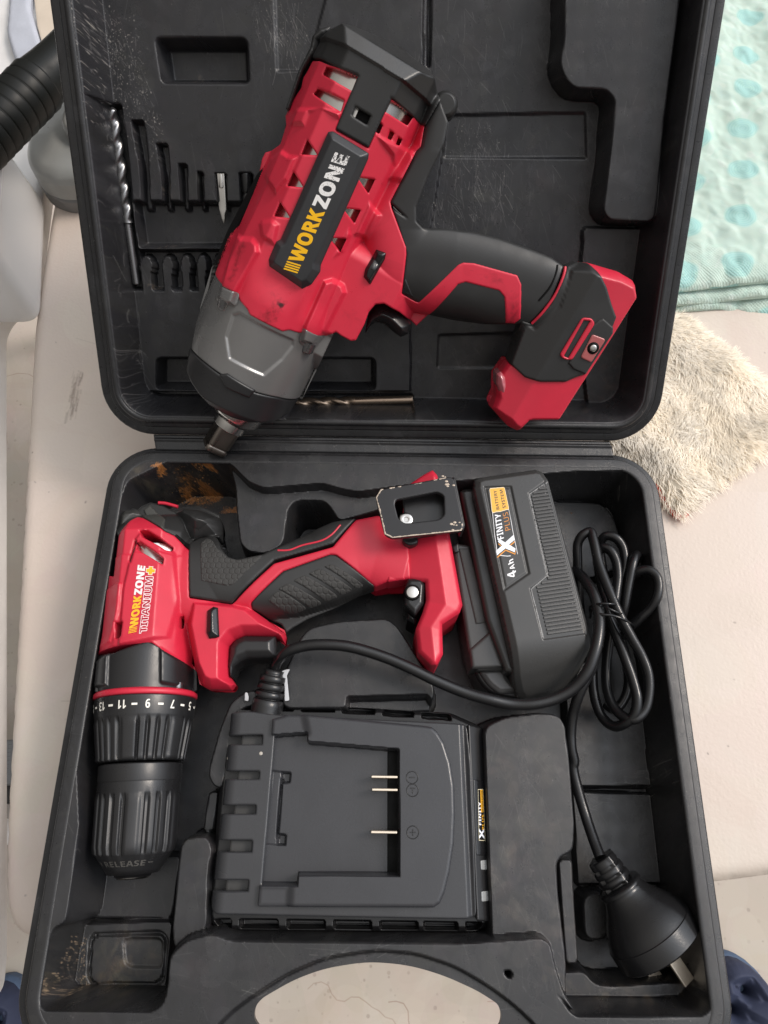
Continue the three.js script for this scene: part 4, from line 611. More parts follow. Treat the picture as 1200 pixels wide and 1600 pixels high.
  part('lamp_lens', relief([[59.5,-43.9],[61.6,-45.2],[64.3,-42.9],[66.1,-38.2],[66,-33.4],[64.2,-31.2],[61.6,-33.4],[59.6,-38.8]], (u, v, d) => W0 + 13 + 4 * Math.sqrt(clamp(d / 4)), { bottom: W0, cell: 0.5, er: 0.6 }), new THREE.MeshPhysicalMaterial({ color: new THREE.Color().setRGB(0.4, 0.1, 0.12), roughness: 0.2, clearcoat: 0.6 }), T);
}

// ---------- drill driver in the tray ----------
const D0 = -14, DA = [-123.5, 70.6], DB = [-114.6, 220.3];
const dst = (u, v) => { const x = u - DA[0], y = v - DA[1], a = 0.0594, b = 0.9982; return [x * a + y * b, x * b - y * a]; };
const dGrip = [[-101.2,80.6],[-85.1,76.1],[-82.4,76],[-67,77.2],[-46.4,75.5],[-31.3,70.9],[-14.9,61.8],[-0.9,58.6],[16,65.8]], dHw = [26, 24, 24, 23, 22.5, 22, 24, 27, 27], dHt = [15, 15.5, 16, 16.5, 16.5, 16.5, 16.5, 16.5, 16.5];
const dCap = sdPoly([[-115.9,41.2],[-109.4,38.2],[-100.7,38.9],[-89.6,43.3],[-87.4,49.6],[-88.1,56.6],[-96.5,58.4],[-102.6,60.1],[-109.6,53.6]]);
const dGear = [sdPoly([[-144.3,124.9],[-133.9,121.8],[-131.7,139.1],[-143,139.3]]), sdPoly([[-109.9,118.2],[-96.4,125.9],[-95.4,137.6],[-107.6,137.2]])];
const dHump = sdPoly([[-129.7,63.2],[-125.6,56.1],[-108.8,68.2],[-103.7,93.5],[-105.9,114.2],[-114.3,116.5],[-129.6,119.9],[-131.7,89.8]]);
const dRail = sdPoly([[-145,88.2],[-136.8,86],[-132.2,86.6],[-131.2,100.4],[-134,117.3],[-142.8,119.9],[-144.2,102.6]]);
const dHouse = sdPoly([[-100.7,90.2],[-76.7,91.9],[-67.9,93.9],[-48.7,108.9],[-48.8,114.4],[-53,110.9],[-69.9,111],[-74.5,112.8],[-76.9,116.3],[-75.5,131.4],[-72.2,135.4],[-74.3,138],[-84.9,138.5],[-90.1,135.9],[-94.9,127.3],[-101.3,106.6]]);
function Hd(u, v) {
  const [s, t] = dst(u, v); let h = 0;
  const R = s < -29 ? 0 : s < 0 ? 23.4 : s < 70 ? 24 : 0, a = Math.abs(t + 1.5);
  if (R && a < R) { h = Math.min(R * 0.93, (R * 1.36 - a) * 0.98, (R - a) * 2.6); h = Math.max(0, h); if (s < -14) h *= Math.sqrt(clamp((s + 29) / 15)); if (s > 38) h = lerp(h, Math.sqrt(R * R - a * a), smooth((s - 38) / 14)); }
  let k = 0; for (let i = 0; i + 1 < dGrip.length; i++) { const [d, m] = segDist(u, v, dGrip[i], dGrip[i + 1]), q = d / lerp(dHw[i], dHw[i + 1], m); if (q < 1) k = Math.max(k, lerp(dHt[i], dHt[i + 1], m) * Math.pow(1 - q * q * q, 0.5)); }
  h = h > 0 && k > 0 ? smax(h, k, 2.5) : Math.max(h, k);
  const c = dCap(u, v); if (c < 0) h = Math.max(h, 16 * Math.sqrt(clamp(-c / 9)));
  const g = dHouse(u, v); if (g < 0) h = Math.max(h, 15.5 * Math.sqrt(clamp(-g / 5)));
  let b = 0; for (const f of dGear) { const d = f(u, v); if (d < 0) b = Math.max(b, 2.2 * smooth(-d / 1.6)); }
  const m = dHump(u, v); if (m < 0) b += 1.7 * smooth(-m / 1.3);
  const r = dRail(u, v); if (r < 0) b += 1.2 * smooth(-r / 1.0);
  return D0 + h + b;
}
Hd.w0 = D0 + 12;
{
  const T = thing('drill_driver', 'red and black cordless drill driver lying in the lower tray', 'drill', 'B', [-60, -42, 120]);
  const up = (o) => (u, v) => Hd(u, v) + o, bot = { bottom: D0, cell: 0.65 };
  const shell = [[-134.7,45.1],[-140.7,59.7],[-140.3,69.4],[-139.6,81.8],[-149.2,78.3],[-151.5,83.8],[-150.6,98.9],[-150,115.4],[-150.4,122],[-113.6,117.1],[-107.4,120.9],[-99.3,124.8],[-94.7,127.6],[-92.6,134.2],[-86.6,137.4],[-75.2,137.4],[-73.4,134.5],[-76.4,130.8],[-77.7,115.7],[-75.2,112.1],[-70.2,110.2],[-54.1,110.1],[-51.6,111.7],[-49.5,113.1],[-49,109.5],[-50.4,105.3],[-66.8,96.7],[-67.2,93.9],[-51.1,77.3],[-26.6,67.6],[-23.6,67.8],[-2.5,83.3],[4.2,81.2],[13,80.4],[15.6,69.2],[13.6,47.4],[-1.8,44.6],[-13.6,47.2],[-25.4,63.4],[-56.2,73.2],[-75.3,93.1],[-77.4,94.5],[-99.2,92],[-99.4,91.4],[-102.3,65.8],[-110.5,58.4],[-114.7,57.5],[-130.3,47]];
  const vents = [[[-127.9,57.8],[-123.9,57.4],[-110.4,65.2],[-110.7,67.9],[-113.1,68],[-125.5,61.8]], [[-127.8,65],[-126.2,64.3],[-113,73],[-113,76.7],[-127.3,68.6]], [[-133,107.3],[-128.9,106.9],[-128.5,114.9],[-131.8,115.6]], [[-104,101.4],[-102.1,100.6],[-102.1,106.8],[-103.4,108]], [[-129.5,62.8],[-127.8,64],[-129.3,76.6],[-130.8,74.6]]];
  part('red_shell', relief(shell, up(0), { ...bot, er: 0.8, holes: vents, close: 'mirror' }), M.red, T);
  part('motor', spun([DA[0], D0, DA[1] - 8], [DB[0], D0, DB[1]], [[0, 14], [1, 18.5], [52, 18.5], [53, 12]], { n: 40 }), M.steel, T);
  const cap = [[-140.7,59.7],[-133.5,46],[-130.1,47.2],[-114.6,57.7],[-110.5,58.7],[-102.2,65.2],[-102.7,58.1],[-97.1,56],[-88,56.8],[-88.7,47.3],[-91.9,39.4],[-103.6,34.6],[-112.2,35.5],[-119.1,37.5],[-125.6,34],[-131.8,32.7],[-136.9,35.4],[-138.5,37.3],[-140,36.4],[-147.1,37],[-149.6,40.6],[-149.5,45.5]];
  part('rear_cap', relief(cap, (u, v) => Hd(u, v) + 0.4, { bottom: D0, cell: 0.6, er: 0.9, close: 'mirror' }), M.rubber, T);
  part('cap_facet', relief([[-135.1,37.7],[-131.9,34.6],[-116.7,49.2],[-114.7,57.5],[-130.8,46.1]], up(1.2), { bottom: D0 + 2, cell: 0.5, er: 0.9 }), plastic(0.06, 0.06, 0.055, 0.6), T);
  part('cap_bump', relief([[-118.8,37.9],[-112.2,35.7],[-103.5,35.3],[-94.1,39.9],[-89.7,47.7],[-98.7,54],[-101.7,53.3]], (u, v, d) => Hd(u, v) + Math.min(2.4, 0.4 + d * 0.35), { bottom: D0 + 2, cell: 0.5, er: 0.6 }), M.rubber, T);
  part('cap_knob', relief([[-144.5,50.6],[-144.7,45.2],[-142.3,41.7],[-135.4,41.2],[-132.5,44.1],[-141.9,57.3],[-143.6,58.2]], (u, v, d) => -4 + 3 * smooth(d / 4), { bottom: -30, cell: 0.5, er: 1 }), plastic(0.045, 0.045, 0.042, 0.6), T);
  part('side_slot', relief([[-110.4,58.3],[-109.8,57.4],[-102.7,62.2],[-102,66]], up(0.8), { bottom: D0 + 2, cell: 0.45, er: 0.4 }), M.core, T);
  part('cap_accent', tube([[-127,33.3],[-123.4,33.5],[-115.7,35.5]].map(p => P3(p, Hd(...p) + 1)), 1, { n: 8 }), M.red, T);
  // grip overmould: honeycomb texture on its panels
  const hex = grain(512, 24, (u, v) => { let m = 9; for (let i = -1; i < 9; i++) for (let j = -1; j < 9; j++) { const x = (i + (j & 1) * 0.5) / 8, y = j / 8, d = Math.hypot(Math.abs(((u - x + 1.5) % 1) - 0.5), Math.abs(((v - y + 1.5) % 1) - 0.5)); if (d < m) m = d; } return [255 * smooth((0.066 - m) / 0.02)]; });
  const honey = new THREE.MeshPhysicalMaterial({ color: new THREE.Color().setRGB(0.045, 0.044, 0.042), roughness: 0.75, map: toneMap, bumpMap: hex, bumpScale: 0.00022 });
  const g1 = part('grip_upper', relief([[-103.3,60.9],[-98.5,56.8],[-92.4,55.1],[-88.5,58.3],[-85,65.3],[-81,69.8],[-76,71.4],[-62.7,68.3],[-49.1,60.6],[-34.6,51.4],[-26.3,48],[-13.6,46.5],[-25.2,61.5],[-56,71.4],[-77.4,94.3],[-99.2,91.6]], up(0.7), { ...bot, er: 0.7 }), M.rubber, T);
  part('honeycomb', relief([[-96.9,61.2],[-94.4,57.7],[-91,59.5],[-87.4,64.8],[-81.2,70.5],[-75.3,71.9],[-62.5,68.9],[-63.4,70.7],[-76.3,85.2],[-79.5,86.1],[-93.6,83.2]], up(1.2), { bottom: D0 + 4, cell: 0.5, er: 0.6 }), honey, g1);
  part('accent_line', tube([[-54.7,66],[-48.6,65.7],[-41.9,62.9],[-31.1,59.9],[-26.3,56.6],[-21.8,50.7]].map(p => P3(p, Hd(...p) + 0.55)), 0.6, { n: 8 }), M.red, g1);
  const g2 = part('grip_lower', relief([[-66.6,96.4],[-66.8,94],[-51,77.7],[-26.6,68],[-23.7,68.4],[-2.6,83.1],[-11.6,86.4],[-25.2,93.5],[-38.7,99.3],[-46.6,104.3],[-49.5,106.7],[-52.3,102.3]], up(0.7), { ...bot, er: 0.7 }), M.rubber, T);
  for (const b of [[[-58.2,92.9],[-55,89.4],[-51.5,87.8],[-38.3,95.3],[-43.6,97.3],[-47.9,97.7],[-51.6,96.6]], [[-53.2,87.1],[-47.4,84.1],[-30.3,92.4],[-36.7,94.9]], [[-45.3,82.7],[-39.6,79.6],[-21.9,88.8],[-28.4,91.6]], [[-37.7,78.8],[-31.7,75.9],[-14.1,85.1],[-20.3,88]], [[-29.8,74.7],[-25,73.5],[-8.4,82.8],[-12.5,84.5]]]) part('grip_band', relief(rounded(b, 1.2), up(1.4), { bottom: D0 + 4, cell: 0.5, er: 0.6 }), honey, g2);
  // trigger and switch
  part('trigger', relief([[-76.9,125.7],[-76.8,115.9],[-74.2,112.4],[-70.3,110.4],[-53.7,110.3],[-52.4,121.5],[-67.4,121.9],[-71.2,123.7],[-74.3,126.7],[-75.3,131.5]], (u, v, d) => D0 + 9 + 2.5 * smooth(d / 4), { bottom: D0 - 9, cell: 0.6, er: 1.4 }), M.black, T);
  part('direction_switch', relief([[-88.8,99.2],[-85.9,97],[-83.4,97.5],[-81.2,112.5],[-83.2,113.3],[-86.3,113.6],[-88,110.6]], (u, v, d) => Hd(u, v) + Math.min(3, 1 + d * 0.7), { bottom: D0 + 8, cell: 0.45, er: 0.6 }), M.gloss, T);
  // gearcase
  part('gearcase', relief([[-150.5,122.5],[-131.7,122.7],[-115.5,116.5],[-109.2,118.8],[-99.4,123.8],[-95,127.8],[-93.8,137.4],[-106.2,140],[-123.1,140.4],[-137.3,141],[-149.3,137.2]], up(-0.5), { ...bot, er: 0.6, close: 'mirror' }), M.black, T);
  for (const q of [[[-138.7,139.6]], [[-101.1,137]]]) { const p = q[0]; part('screw', spun([p[0], Hd(...p) - 3.5, p[1] - 2], [p[0], Hd(...p) - 3.7, p[1] + 2], [[0, 2.6], [2.6, 2.6], [3.2, 2], [3.25, 0.6]], { n: 18 }), M.darkSteel, T); }
  // collar with the torque numbers, and the chuck
  const A = [DA[0], D0, DA[1]], B = [DB[0], D0, DB[1]], at = (s, t = 0) => [DA[0] + 0.0594 * s + 0.9982 * t, DA[1] + 0.9982 * s - 0.0594 * t];
  part('red_ring', spun(A, B, [[68, 20], [69, 24.5], [70, 25.6], [71.6, 25.6], [72.2, 24.6], [72.4, 20]], { n: 64 }), M.red, T);
  const ribs = (n, w, d, ph = 0) => (t) => { const q = ((t / (2 * Math.PI) * n + ph) % 1 + 1) % 1; return q < w ? d * Math.min(1, Math.min(q, w - q) / 0.06) : 0; };
  const flute = ribs(30, 0.42, -1.3), wide = ribs(6, 0.34, 0.6, 0.17);
  part('torque_collar', spun(A, B, [[72.2, 24.4], [72.8, 25], [81, 24.3], [82, 23.9], ...Array.from({ length: 10 }, (_, i) => [83 + i * 1.9, 23.7 - i * 0.28]), [101.5, 21.2], [102.4, 20.2], [102.6, 14]], { n: 300, mod: (t, s, r) => s > 82.5 && s < 102 ? r + (wide(t) > 0.1 ? wide(t) : flute(t)) * clamp((s - 82.5) / 2) : r }), M.black, T);
  const nums = printMat(2048, 128, (g, w, h) => {
    g.clearRect(0, 0, w, h); const put = (x, t, r) => { g.save(); g.translate(x, 64); if (r) g.rotate(Math.PI); g.font = 'bold 104px sans-serif'; g.textAlign = 'center'; g.fillStyle = '#efece2'; g.fillText(t, 0, 38); g.restore(); };
    const L = ['15', '13', '11', '9', '7', '5', '3']; L.forEach((t, i) => put(1024 + (i - 3) * 290, t, true)); g.fillStyle = '#efece2'; for (let i = 0; i < 6; i++) g.fillRect(1024 + (i - 2.5) * 290 - 32, 56, 64, 18); });
  { const pos = [], uv = [], idx = [], n = 48; for (let i = 0; i <= n; i++) for (let j = 0; j <= 3; j++) { const a = lerp(-1.75, 1.75, i / n) + 0.34, s = 73.4 + 7 * j / 3, r = 25.15 - (s - 72.8) * 0.085, p = at(s, Math.sin(a) * r); pos.push(p[0], D0 + Math.cos(a) * r, p[1]); uv.push(i / n, 1 - j / 3); if (i && j) { const k = i * 4 + j; idx.push(k - 5, k - 4, k - 1, k - 1, k - 4, k); } } part('torque_numbers', raw(pos, uv, idx), nums, T); }
  part('chuck_ring', spun(A, B, [[102.6, 12], [103.2, 19.2], [104, 20], [111, 19.8], [111.3, 19.2], [111.6, 19.6]], { n: 80 }), M.black, T);
  const fl2 = ribs(22, 0.45, -1.2), wd2 = ribs(5, 0.3, 0.6, 0.3);
  part('chuck_sleeve', spun(A, B, [[111.6, 19.6], [113, 19.7], [116, 19.6], ...Array.from({ length: 12 }, (_, i) => [117 + i * 2.05, 19.5 - i * 0.05]), [142.5, 18.4], [143.5, 17.6], [149.5, 13.2], [151.8, 11.8], [152, 8.5], [153.2, 8.3], [153.4, 5], [147, 4.6]], { n: 300, mod: (t, s, r) => s > 116.5 && s < 142.8 ? r + (wd2(t) > 0.1 ? wd2(t) : fl2(t)) * clamp((s - 116.5) / 2) : r }), M.black, T);
  part('chuck_jaw_ring', spun(A, B, [[152.6, 7.6], [154, 7.4], [154.1, 5.2]], { n: 40 }), M.steel, T);
  const rel = printMat(512, 64, (g, w, h) => { g.clearRect(0, 0, w, h); lettering(g, 'RELEASE', 90, 52, 330, 38, 'rgba(120,118,112,0.4)'); g.fillStyle = 'rgba(120,118,112,0.4)'; g.fillRect(440, 30, 44, 5); g.fillRect(24, 20, 22, 26); });
  { const pos = [], uv = [], idx = [], n = 20; for (let i = 0; i <= n; i++) for (let j = 0; j <= 1; j++) { const a = lerp(-1.0, 1.0, i / n), s = 144.6 + 4.2 * j, r = 17.6 - (s - 143.5) * 0.733 + 0.15, p = at(s, Math.sin(a) * r); pos.push(p[0], D0 + Math.cos(a) * r, p[1]); uv.push(i / n, 1 - j); if (i && j) { const k = i * 2 + j; idx.push(k - 3, k - 2, k - 1, k - 1, k - 2, k); } } part('release_mark', raw(pos, uv, idx), rel, T); }
  // logo
  const l1 = printMat(1024, 128, (g, w, h) => { g.clearRect(0, 0, w, h); for (let i = 0; i < 4; i++) { g.fillStyle = '#f3b524'; g.beginPath(); g.moveTo(6 + i * 23, 122); g.lineTo(22 + i * 23, 6); g.lineTo(34 + i * 23, 6); g.lineTo(18 + i * 23, 122); g.fill(); } lettering(g, 'WORK', 98, 122, 458, 112, '#f3b524', 'bold', 12); lettering(g, 'ZONE', 578, 122, 438, 112, '#f0e4e2', 'bold', 12); });
  part('logo_print', print([[-124.8,114.3],[-125.3,77.4],[-121,78.1],[-120.5,112.6]], up(0.1), l1, [12, 4]), l1, T);
  const l2 = printMat(1024, 160, (g, w, h) => { g.clearRect(0, 0, w, h); g.font = 'bold 150px sans-serif'; g.lineJoin = 'round'; g.lineWidth = 20; g.strokeStyle = '#f3dede'; const t = 'TITANIUM', m = g.measureText(t).width; g.save(); g.translate(10, 132); g.scale(858 / m, 1); g.strokeText(t, 0, 0); g.fillStyle = '#a3142c'; g.fillText(t, 0, 0); g.restore(); g.fillStyle = '#f3dede'; g.fillRect(882, 50, 138, 66); g.fillRect(916, 14, 70, 140); g.fillStyle = '#f3b524'; g.fillRect(890, 58, 122, 50); g.fillRect(925, 22, 52, 124); });
  part('logo_print', print([[-119.7,113.6],[-121.1,77.9],[-115.4,78.3],[-115,113]], up(0.1), l2, [12, 4]), l2, T);
  // foot with the belt clip
  const foot = [[13,26.8],[28.4,17.8],[30.9,21.5],[37.5,57.6],[43.1,94.2],[41.4,98.6],[32.2,105.1],[32.4,120.2],[29.2,125.6],[26.5,125.9],[20,119.1],[18.7,107.4],[22.2,98.9],[24.3,91.8],[23.9,82.2],[14.5,80.4],[10.9,58.3]], fd = sdPoly(foot);
  const ridge = [[28.7,23.7],[29.6,60.8],[34,95.4],[26.4,107.4],[28.1,125.3]];
  const Hf = (u, v, d = 9) => { let m = 99; for (let i = 0; i + 1 < ridge.length; i++) m = Math.min(m, segDist(u, v, ridge[i], ridge[i + 1])[0]); return 7.5 - 0.42 * m; };
  part('foot', relief(foot, (u, v, d) => Hf(u, v) - Math.max(0, 1.6 - d) * 0.8, { bottom: -38, cell: 0.6, er: 0.7 }), M.red, T);
  const neck = part('neck_ring', relief([[1.7,46.9],[14.3,47.6],[16.4,79.7],[4.2,81.6]], (u, v) => Math.max(Hd(u, v), D0 + 15) - 0.4, { bottom: D0, cell: 0.6, er: 1.2 }), M.red, T);
  part('bit_holder', relief([[15,80.1],[21.7,80],[24,83.3],[23.1,93.8],[18.6,99.8],[13.3,94.4],[13,85.9]], (u, v, d) => 2.5 - Math.max(0, 2 - d) * 0.7, { bottom: -30, cell: 0.5, er: 0.6 }), M.black, T);
  part('holder_lug', relief([[14.4,96.3],[18,97.6],[20,100.3],[18.7,103],[14.6,100.4]], (u, v, d) => -6 + Math.min(2, d), { bottom: -30, cell: 0.5, er: 0.6 }), M.gloss, T);
  { const p = [[17.1,88.1]][0]; part('magnet_rim', spun([p[0], 2.4, p[1]], [p[0], 4, p[1]], [[-3, 4.2], [0.9, 4.2], [1.2, 3.8], [1.2, 3.3]], { n: 30 }), M.core, T); part('magnet', spun([p[0], 2.4, p[1]], [p[0], 4, p[1]], [[-3, 3.3], [1, 3.3], [1.4, 2.9], [1.45, 0.5]], { n: 30 }), M.steel, T); }
  const CH = 18, co = rounded([[-0.5,36.3],[36.3,28.3],[38.7,29.6],[43.1,55.7],[42.2,59.1],[5.8,63.8],[2.1,61.7],[-2.9,40.9]], 3.5), chole = rounded([[7.8,42.2],[29.6,37.2],[33.1,39.2],[33.2,50.2],[30.2,53],[12.6,55.4],[9.2,52.9],[7.2,44.8]], 1.6);
  const clip = part('belt_clip', relief(co, (u, v, d) => CH, { bottom: CH - 2.2, cell: 0.45, er: 0.5, holes: [chole], close: 'flat' }), plastic(0.03, 0.03, 0.032, 0.45, { metalness: 0.3 }), T);
  part('clip_fold', [relief([[37.9,27.7],[39.6,28.5],[44,55.4],[42.9,58.3],[41.5,58.3]], CH - 1, { bottom: CH - 11, cell: 0.5, er: 0.8 }), relief([[11.2,35.1],[38,27.1],[43,55.5],[14,60.9]], CH - 8.8, { bottom: CH - 11, cell: 0.7, er: 0.4 })], M.black, clip);
  part('clip_bolt_boss', relief(rounded([[11.1,59.7],[15.4,58.8],[20.2,59.6],[19.7,62.7],[16.1,63.9],[12.7,62.8]], 2), 7.6, { bottom: -10, cell: 0.5, er: 1.2 }), M.black, T);
  { const p = [[13.4,50]][0]; part('screw', spun([p[0], 9, p[1]], [p[0], 11, p[1]], [[-3, 4], [0.6, 4], [1.2, 3.4], [1.25, 1.4], [0.6, 1.2]], { n: 24 }), M.steel, clip); }
  // paint worn off the clip's edges
  { const R = rng(19), worn = new THREE.MeshStandardMaterial({ color: new THREE.Color().setRGB(0.5, 0.42, 0.34), metalness: 0.4, roughness: 0.5 }), list = [], E = [[35.5,28.5],[23.2,31.4],[-0.5,36.3],[-2.9,40.9],[-0.3,51.4],[2.1,61.7],[5.8,63.6],[22.9,61.7],[42.3,58.9],[43,54.3]];
    const nz = noise2(88); for (let i = 0; i + 1 < E.length; i++) { const a = E[i], b = E[i + 1], n = Math.ceil(Math.hypot(a[0] - b[0], a[1] - b[1]) / 0.35); for (let k = 0; k < n; k++) { const t = k / n, x = lerp(a[0], b[0], t), y = lerp(a[1], b[1], t), keep = i >= 2 && i <= 7 ? 0.95 : -0.15; if (nz(x / 1.6, y / 1.6) > keep) continue; const dx = CX(co)[0] - x, dy = CX(co)[1] - y, l = Math.hypot(dx, dy), r = 0.3 + 0.3 * R() + 0.2 * nz(x / 2.2, y / 2.2), g = new THREE.SphereGeometry(1, 7, 4); g.scale(r * 1.2, 0.12, r); g.translate(x + dx / l * (0.35 + r * 0.7), CH - 0.1, y + dy / l * (0.35 + r * 0.7)); list.push(g); } }
    for (let k = 0; k < 14; k++) { const p = R() < 0.5 ? [[36.5,31.1]][0] : [[39.9,56.5]][0], r = 0.3 + 0.4 * R(), g = new THREE.SphereGeometry(1, 8, 5); g.scale(r * 1.4, 0.14, r); g.translate(p[0] + (R() - 0.6) * 7, CH - 0.05, p[1] + (R() - 0.5) * 6); list.push(g); }
    part('worn_edge', list, worn, clip); }
}

// ---------- battery pack ----------
const bTop = sdPoly([[51.5,23.5],[55.7,21.7],[85.6,16.5],[89.4,17.7],[92.5,23.1],[107.9,110.5],[107.8,115.3],[99.2,135.3],[97.2,137.4],[75.6,141.4],[71.6,138],[68.8,130.8],[50.8,29]]);
const bVent = sdPoly([[80.7,32.4],[91.3,24.3],[104.9,108.8],[83.1,112.2],[78.2,86.1],[87.6,79]]);
const bLab = sdPoly([[56.4,28.7],[71.1,28],[78.1,77.6],[64.5,87.2]]);
const bAx = (() => { const p = [[51.3,24.7],[68.5,131.1]], L = Math.hypot(p[1][0] - p[0][0], p[1][1] - p[0][1]); return [(p[1][0] - p[0][0]) / L, (p[1][1] - p[0][1]) / L, p[0]]; })();
function Hb(u, v) {
  const d = -bTop(u, v); if (d < 0) return -8;
  const x = u - bAx[2][0], y = v - bAx[2][1], s = x * bAx[0] + y * bAx[1];
  let h = 6 - Math.max(0, 3.4 - d) * 0.75; h -= 0.12 * Math.max(0, s - 88) * Math.max(0, s - 88) * 0.2;     // the front end rolls down
  const w = -bVent(u, v); if (w > -0.6) { h -= 0.8 * smooth((w + 0.6) / 0.9); }
  const l = -bLab(u, v); if (l > -0.5) h -= 0.9 * smooth((l + 0.5) / 0.9) - 0.5 * smooth((l - 1) / 0.6);
  return h;
}
Hb.w0 = 4;
{
  const T = thing('battery_pack', 'dark grey slide-on battery pack with orange and white label', 'battery', 'B', [85, -42, 80]);
  const grey = plastic(0.052, 0.052, 0.051, 0.4), dk = plastic(0.024, 0.023, 0.022, 0.42);
  part('case_body', relief([[51.5,23.5],[55.7,21.7],[85.6,16.5],[89.4,17.7],[92.5,23.1],[107.9,110.5],[107.8,115.3],[99.2,135.3],[97.2,137.4],[75.6,141.4],[71.6,138],[68.8,130.8],[50.8,29]], Hb, { bottom: -41, cell: 0.42, er: 0.9 }), grey, T);
  part('side_skirt', relief([[44.3,26.8],[47,25.2],[52.7,25.1],[53.8,34.9],[70.6,128.4],[64.7,127],[56,100]], (u, v, d) => -4 - Math.max(0, 2 - d) * 0.6, { bottom: -41, cell: 0.6, er: 0.8 }), dk, T);
  part('slide_rail', relief([[40.1,58.4],[42.7,56.1],[49.8,56.7],[61.1,105.4],[66.8,125.3],[51.4,125.5],[47.1,115.7]], (u, v, d) => -10 - Math.max(0, 1.5 - d) * 0.6, { bottom: -41, cell: 0.6, er: 0.7 }), grey, T);
  part('rail_insert', relief([[43.1,59.3],[49,59],[57.6,97.4],[57.2,100.4],[51.3,101.4]], -9.3, { bottom: -20, cell: 0.6, er: 0.4 }), plastic(0.035, 0.035, 0.033, 0.6), T);
  part('rail_corner', relief([[39.5,58.7],[42.9,56.5],[43.2,61.7],[40.6,61.9]], -8, { bottom: -14, cell: 0.5, er: 0.4 }), M.black, T);
  part('latch_plate', relief([[47.3,115],[57.9,105.6],[61.1,104.2],[66.8,125.3],[65.8,124.2],[48.3,124.9]], (u, v, d) => -8.6 - Math.max(0, 1.2 - d) * 0.7, { bottom: -30, cell: 0.6, er: 0.6 }), grey, T);
  part('release_button', relief(rounded([[52.7,125.4],[56.6,124],[66,123],[67.9,128.9],[73.4,134.2],[73.5,135.8],[62.7,136.6],[57.3,132.3]], 2), (u, v, d) => -14 - Math.max(0, 2.2 - d) * 0.7, { bottom: -38, cell: 0.6, er: 0.8 }), plastic(0.075, 0.075, 0.075, 0.5), T);
  part('button_bezel', relief(rounded([[50.2,124.2],[68.3,121.7],[77.6,137],[76.3,139.7],[67.5,138.3],[58.7,136.2],[53.3,130.8]], 3), (u, v, d) => -18 - Math.max(0, 1.5 - d), { bottom: -41, cell: 0.6, er: 0.8 }), M.black, T);
  // raised slats of the grip panel, one by one
  { const tx = bAx[1], ty = -bAx[0], o = bAx[2], g0 = new THREE.BoxGeometry(1, 1, 1);
    for (let s = 6; s < 96; s += 2.02) { let a = 1e9, b = -1e9; for (let t = 20; t < 70; t += 0.25) if (bVent(o[0] + bAx[0] * s + tx * t, o[1] + bAx[1] * s + ty * t) < -0.8) { a = Math.min(a, t); b = Math.max(b, t); } if (b - a < 2) continue;
      const m = (a + b) / 2, x = o[0] + bAx[0] * s + tx * m, y = o[1] + bAx[1] * s + ty * m, g = new RoundedBoxGeometry(b - a, 1, 1.45, 1, 0.3).rotateY(Math.atan2(-ty, tx)).translate(x, Hb(x, y) + 0.1, y);
      part('grip_slat', g, grey, T); } }
  // worn light edge beside the vents
  const R = rng(66), worn = plastic(0.3, 0.3, 0.3, 0.6), list = [], E = [[91.7,24.6],[80.7,32.7],[87.1,79],[78.5,86.1],[82.9,112]];
  for (let i = 0; i + 1 < E.length; i++) { const a = E[i], b = E[i + 1], n = Math.ceil(Math.hypot(a[0] - b[0], a[1] - b[1]) / 1.1); for (let k = 0; k < n; k++) { if (R() < 0.12) continue; const t = k / n, x = lerp(a[0], b[0], t), y = lerp(a[1], b[1], t), g = new THREE.SphereGeometry(1, 6, 4); g.scale(0.28 + 0.2 * R(), 0.12, 0.7); g.rotateY(Math.atan2(b[0] - a[0], b[1] - a[1])); g.translate(x + (R() - 0.5) * 0.2, Hb(x - 0.3, y) + 0.02, y); list.push(g); } }
  for (let k = 0; k < 30; k++) { const a = [[89.3,29],[101.6,106.9]], t = k / 29, x = lerp(a[0][0], a[1][0], t), y = lerp(a[0][1], a[1][1], t), g = new THREE.SphereGeometry(0.32, 6, 4); g.scale(1, 0.3, 1); g.translate(x, Hb(x, y) + 0.05, y); list.push(g); }
  part('worn_edge', list, worn, T);
  const lab = printMat(1024, 320, (g, w, h) => {
    g.clearRect(0, 0, w, h); g.strokeStyle = '#e8e8ea'; g.lineWidth = 8; g.lineJoin = 'round'; g.beginPath(); g.moveTo(246, 200); g.lineTo(290, 62); g.lineTo(290, 30); g.lineTo(1000, 30); g.lineTo(1000, 290); g.lineTo(236, 290); g.stroke();
    g.fillStyle = '#efb44a'; g.beginPath(); g.roundRect(742, 24, 266, 272, 24); g.fill(); g.strokeStyle = '#f1e6cf'; g.lineWidth = 6; g.stroke();
    lettering(g, 'BATTERY', 766, 146, 216, 54, '#3c3a36'); lettering(g, 'SYSTEM', 766, 252, 216, 54, '#3c3a36');
    lettering(g, 'FINITY', 452, 152, 268, 92, '#eef0f4'); lettering(g, 'PLUS', 520, 262, 196, 76, '#d08a45', 'normal');
    const X = (dx, c) => { g.fillStyle = c; g.beginPath(); [[300, 20], [352, 20], [384, 112], [436, 60], [462, 84], [404, 160], [452, 286], [396, 286], [366, 200], [300, 278], [262, 254], [344, 152]].forEach(([x, y], i) => i ? g.lineTo(x + dx, y) : g.moveTo(x + dx, y)); g.fill(); };
    X(-26, '#e0963c'); g.globalCompositeOperation = 'destination-out'; X(-12, '#000'); g.globalCompositeOperation = 'source-over'; X(0, '#e9edf4');
    lettering(g, '4', 26, 232, 66, 108, '#f2f2f4'); lettering(g, 'A', 104, 226, 50, 58, '#f2f2f4'); lettering(g, 'h', 166, 222, 44, 66, '#f2f2f4');
  });
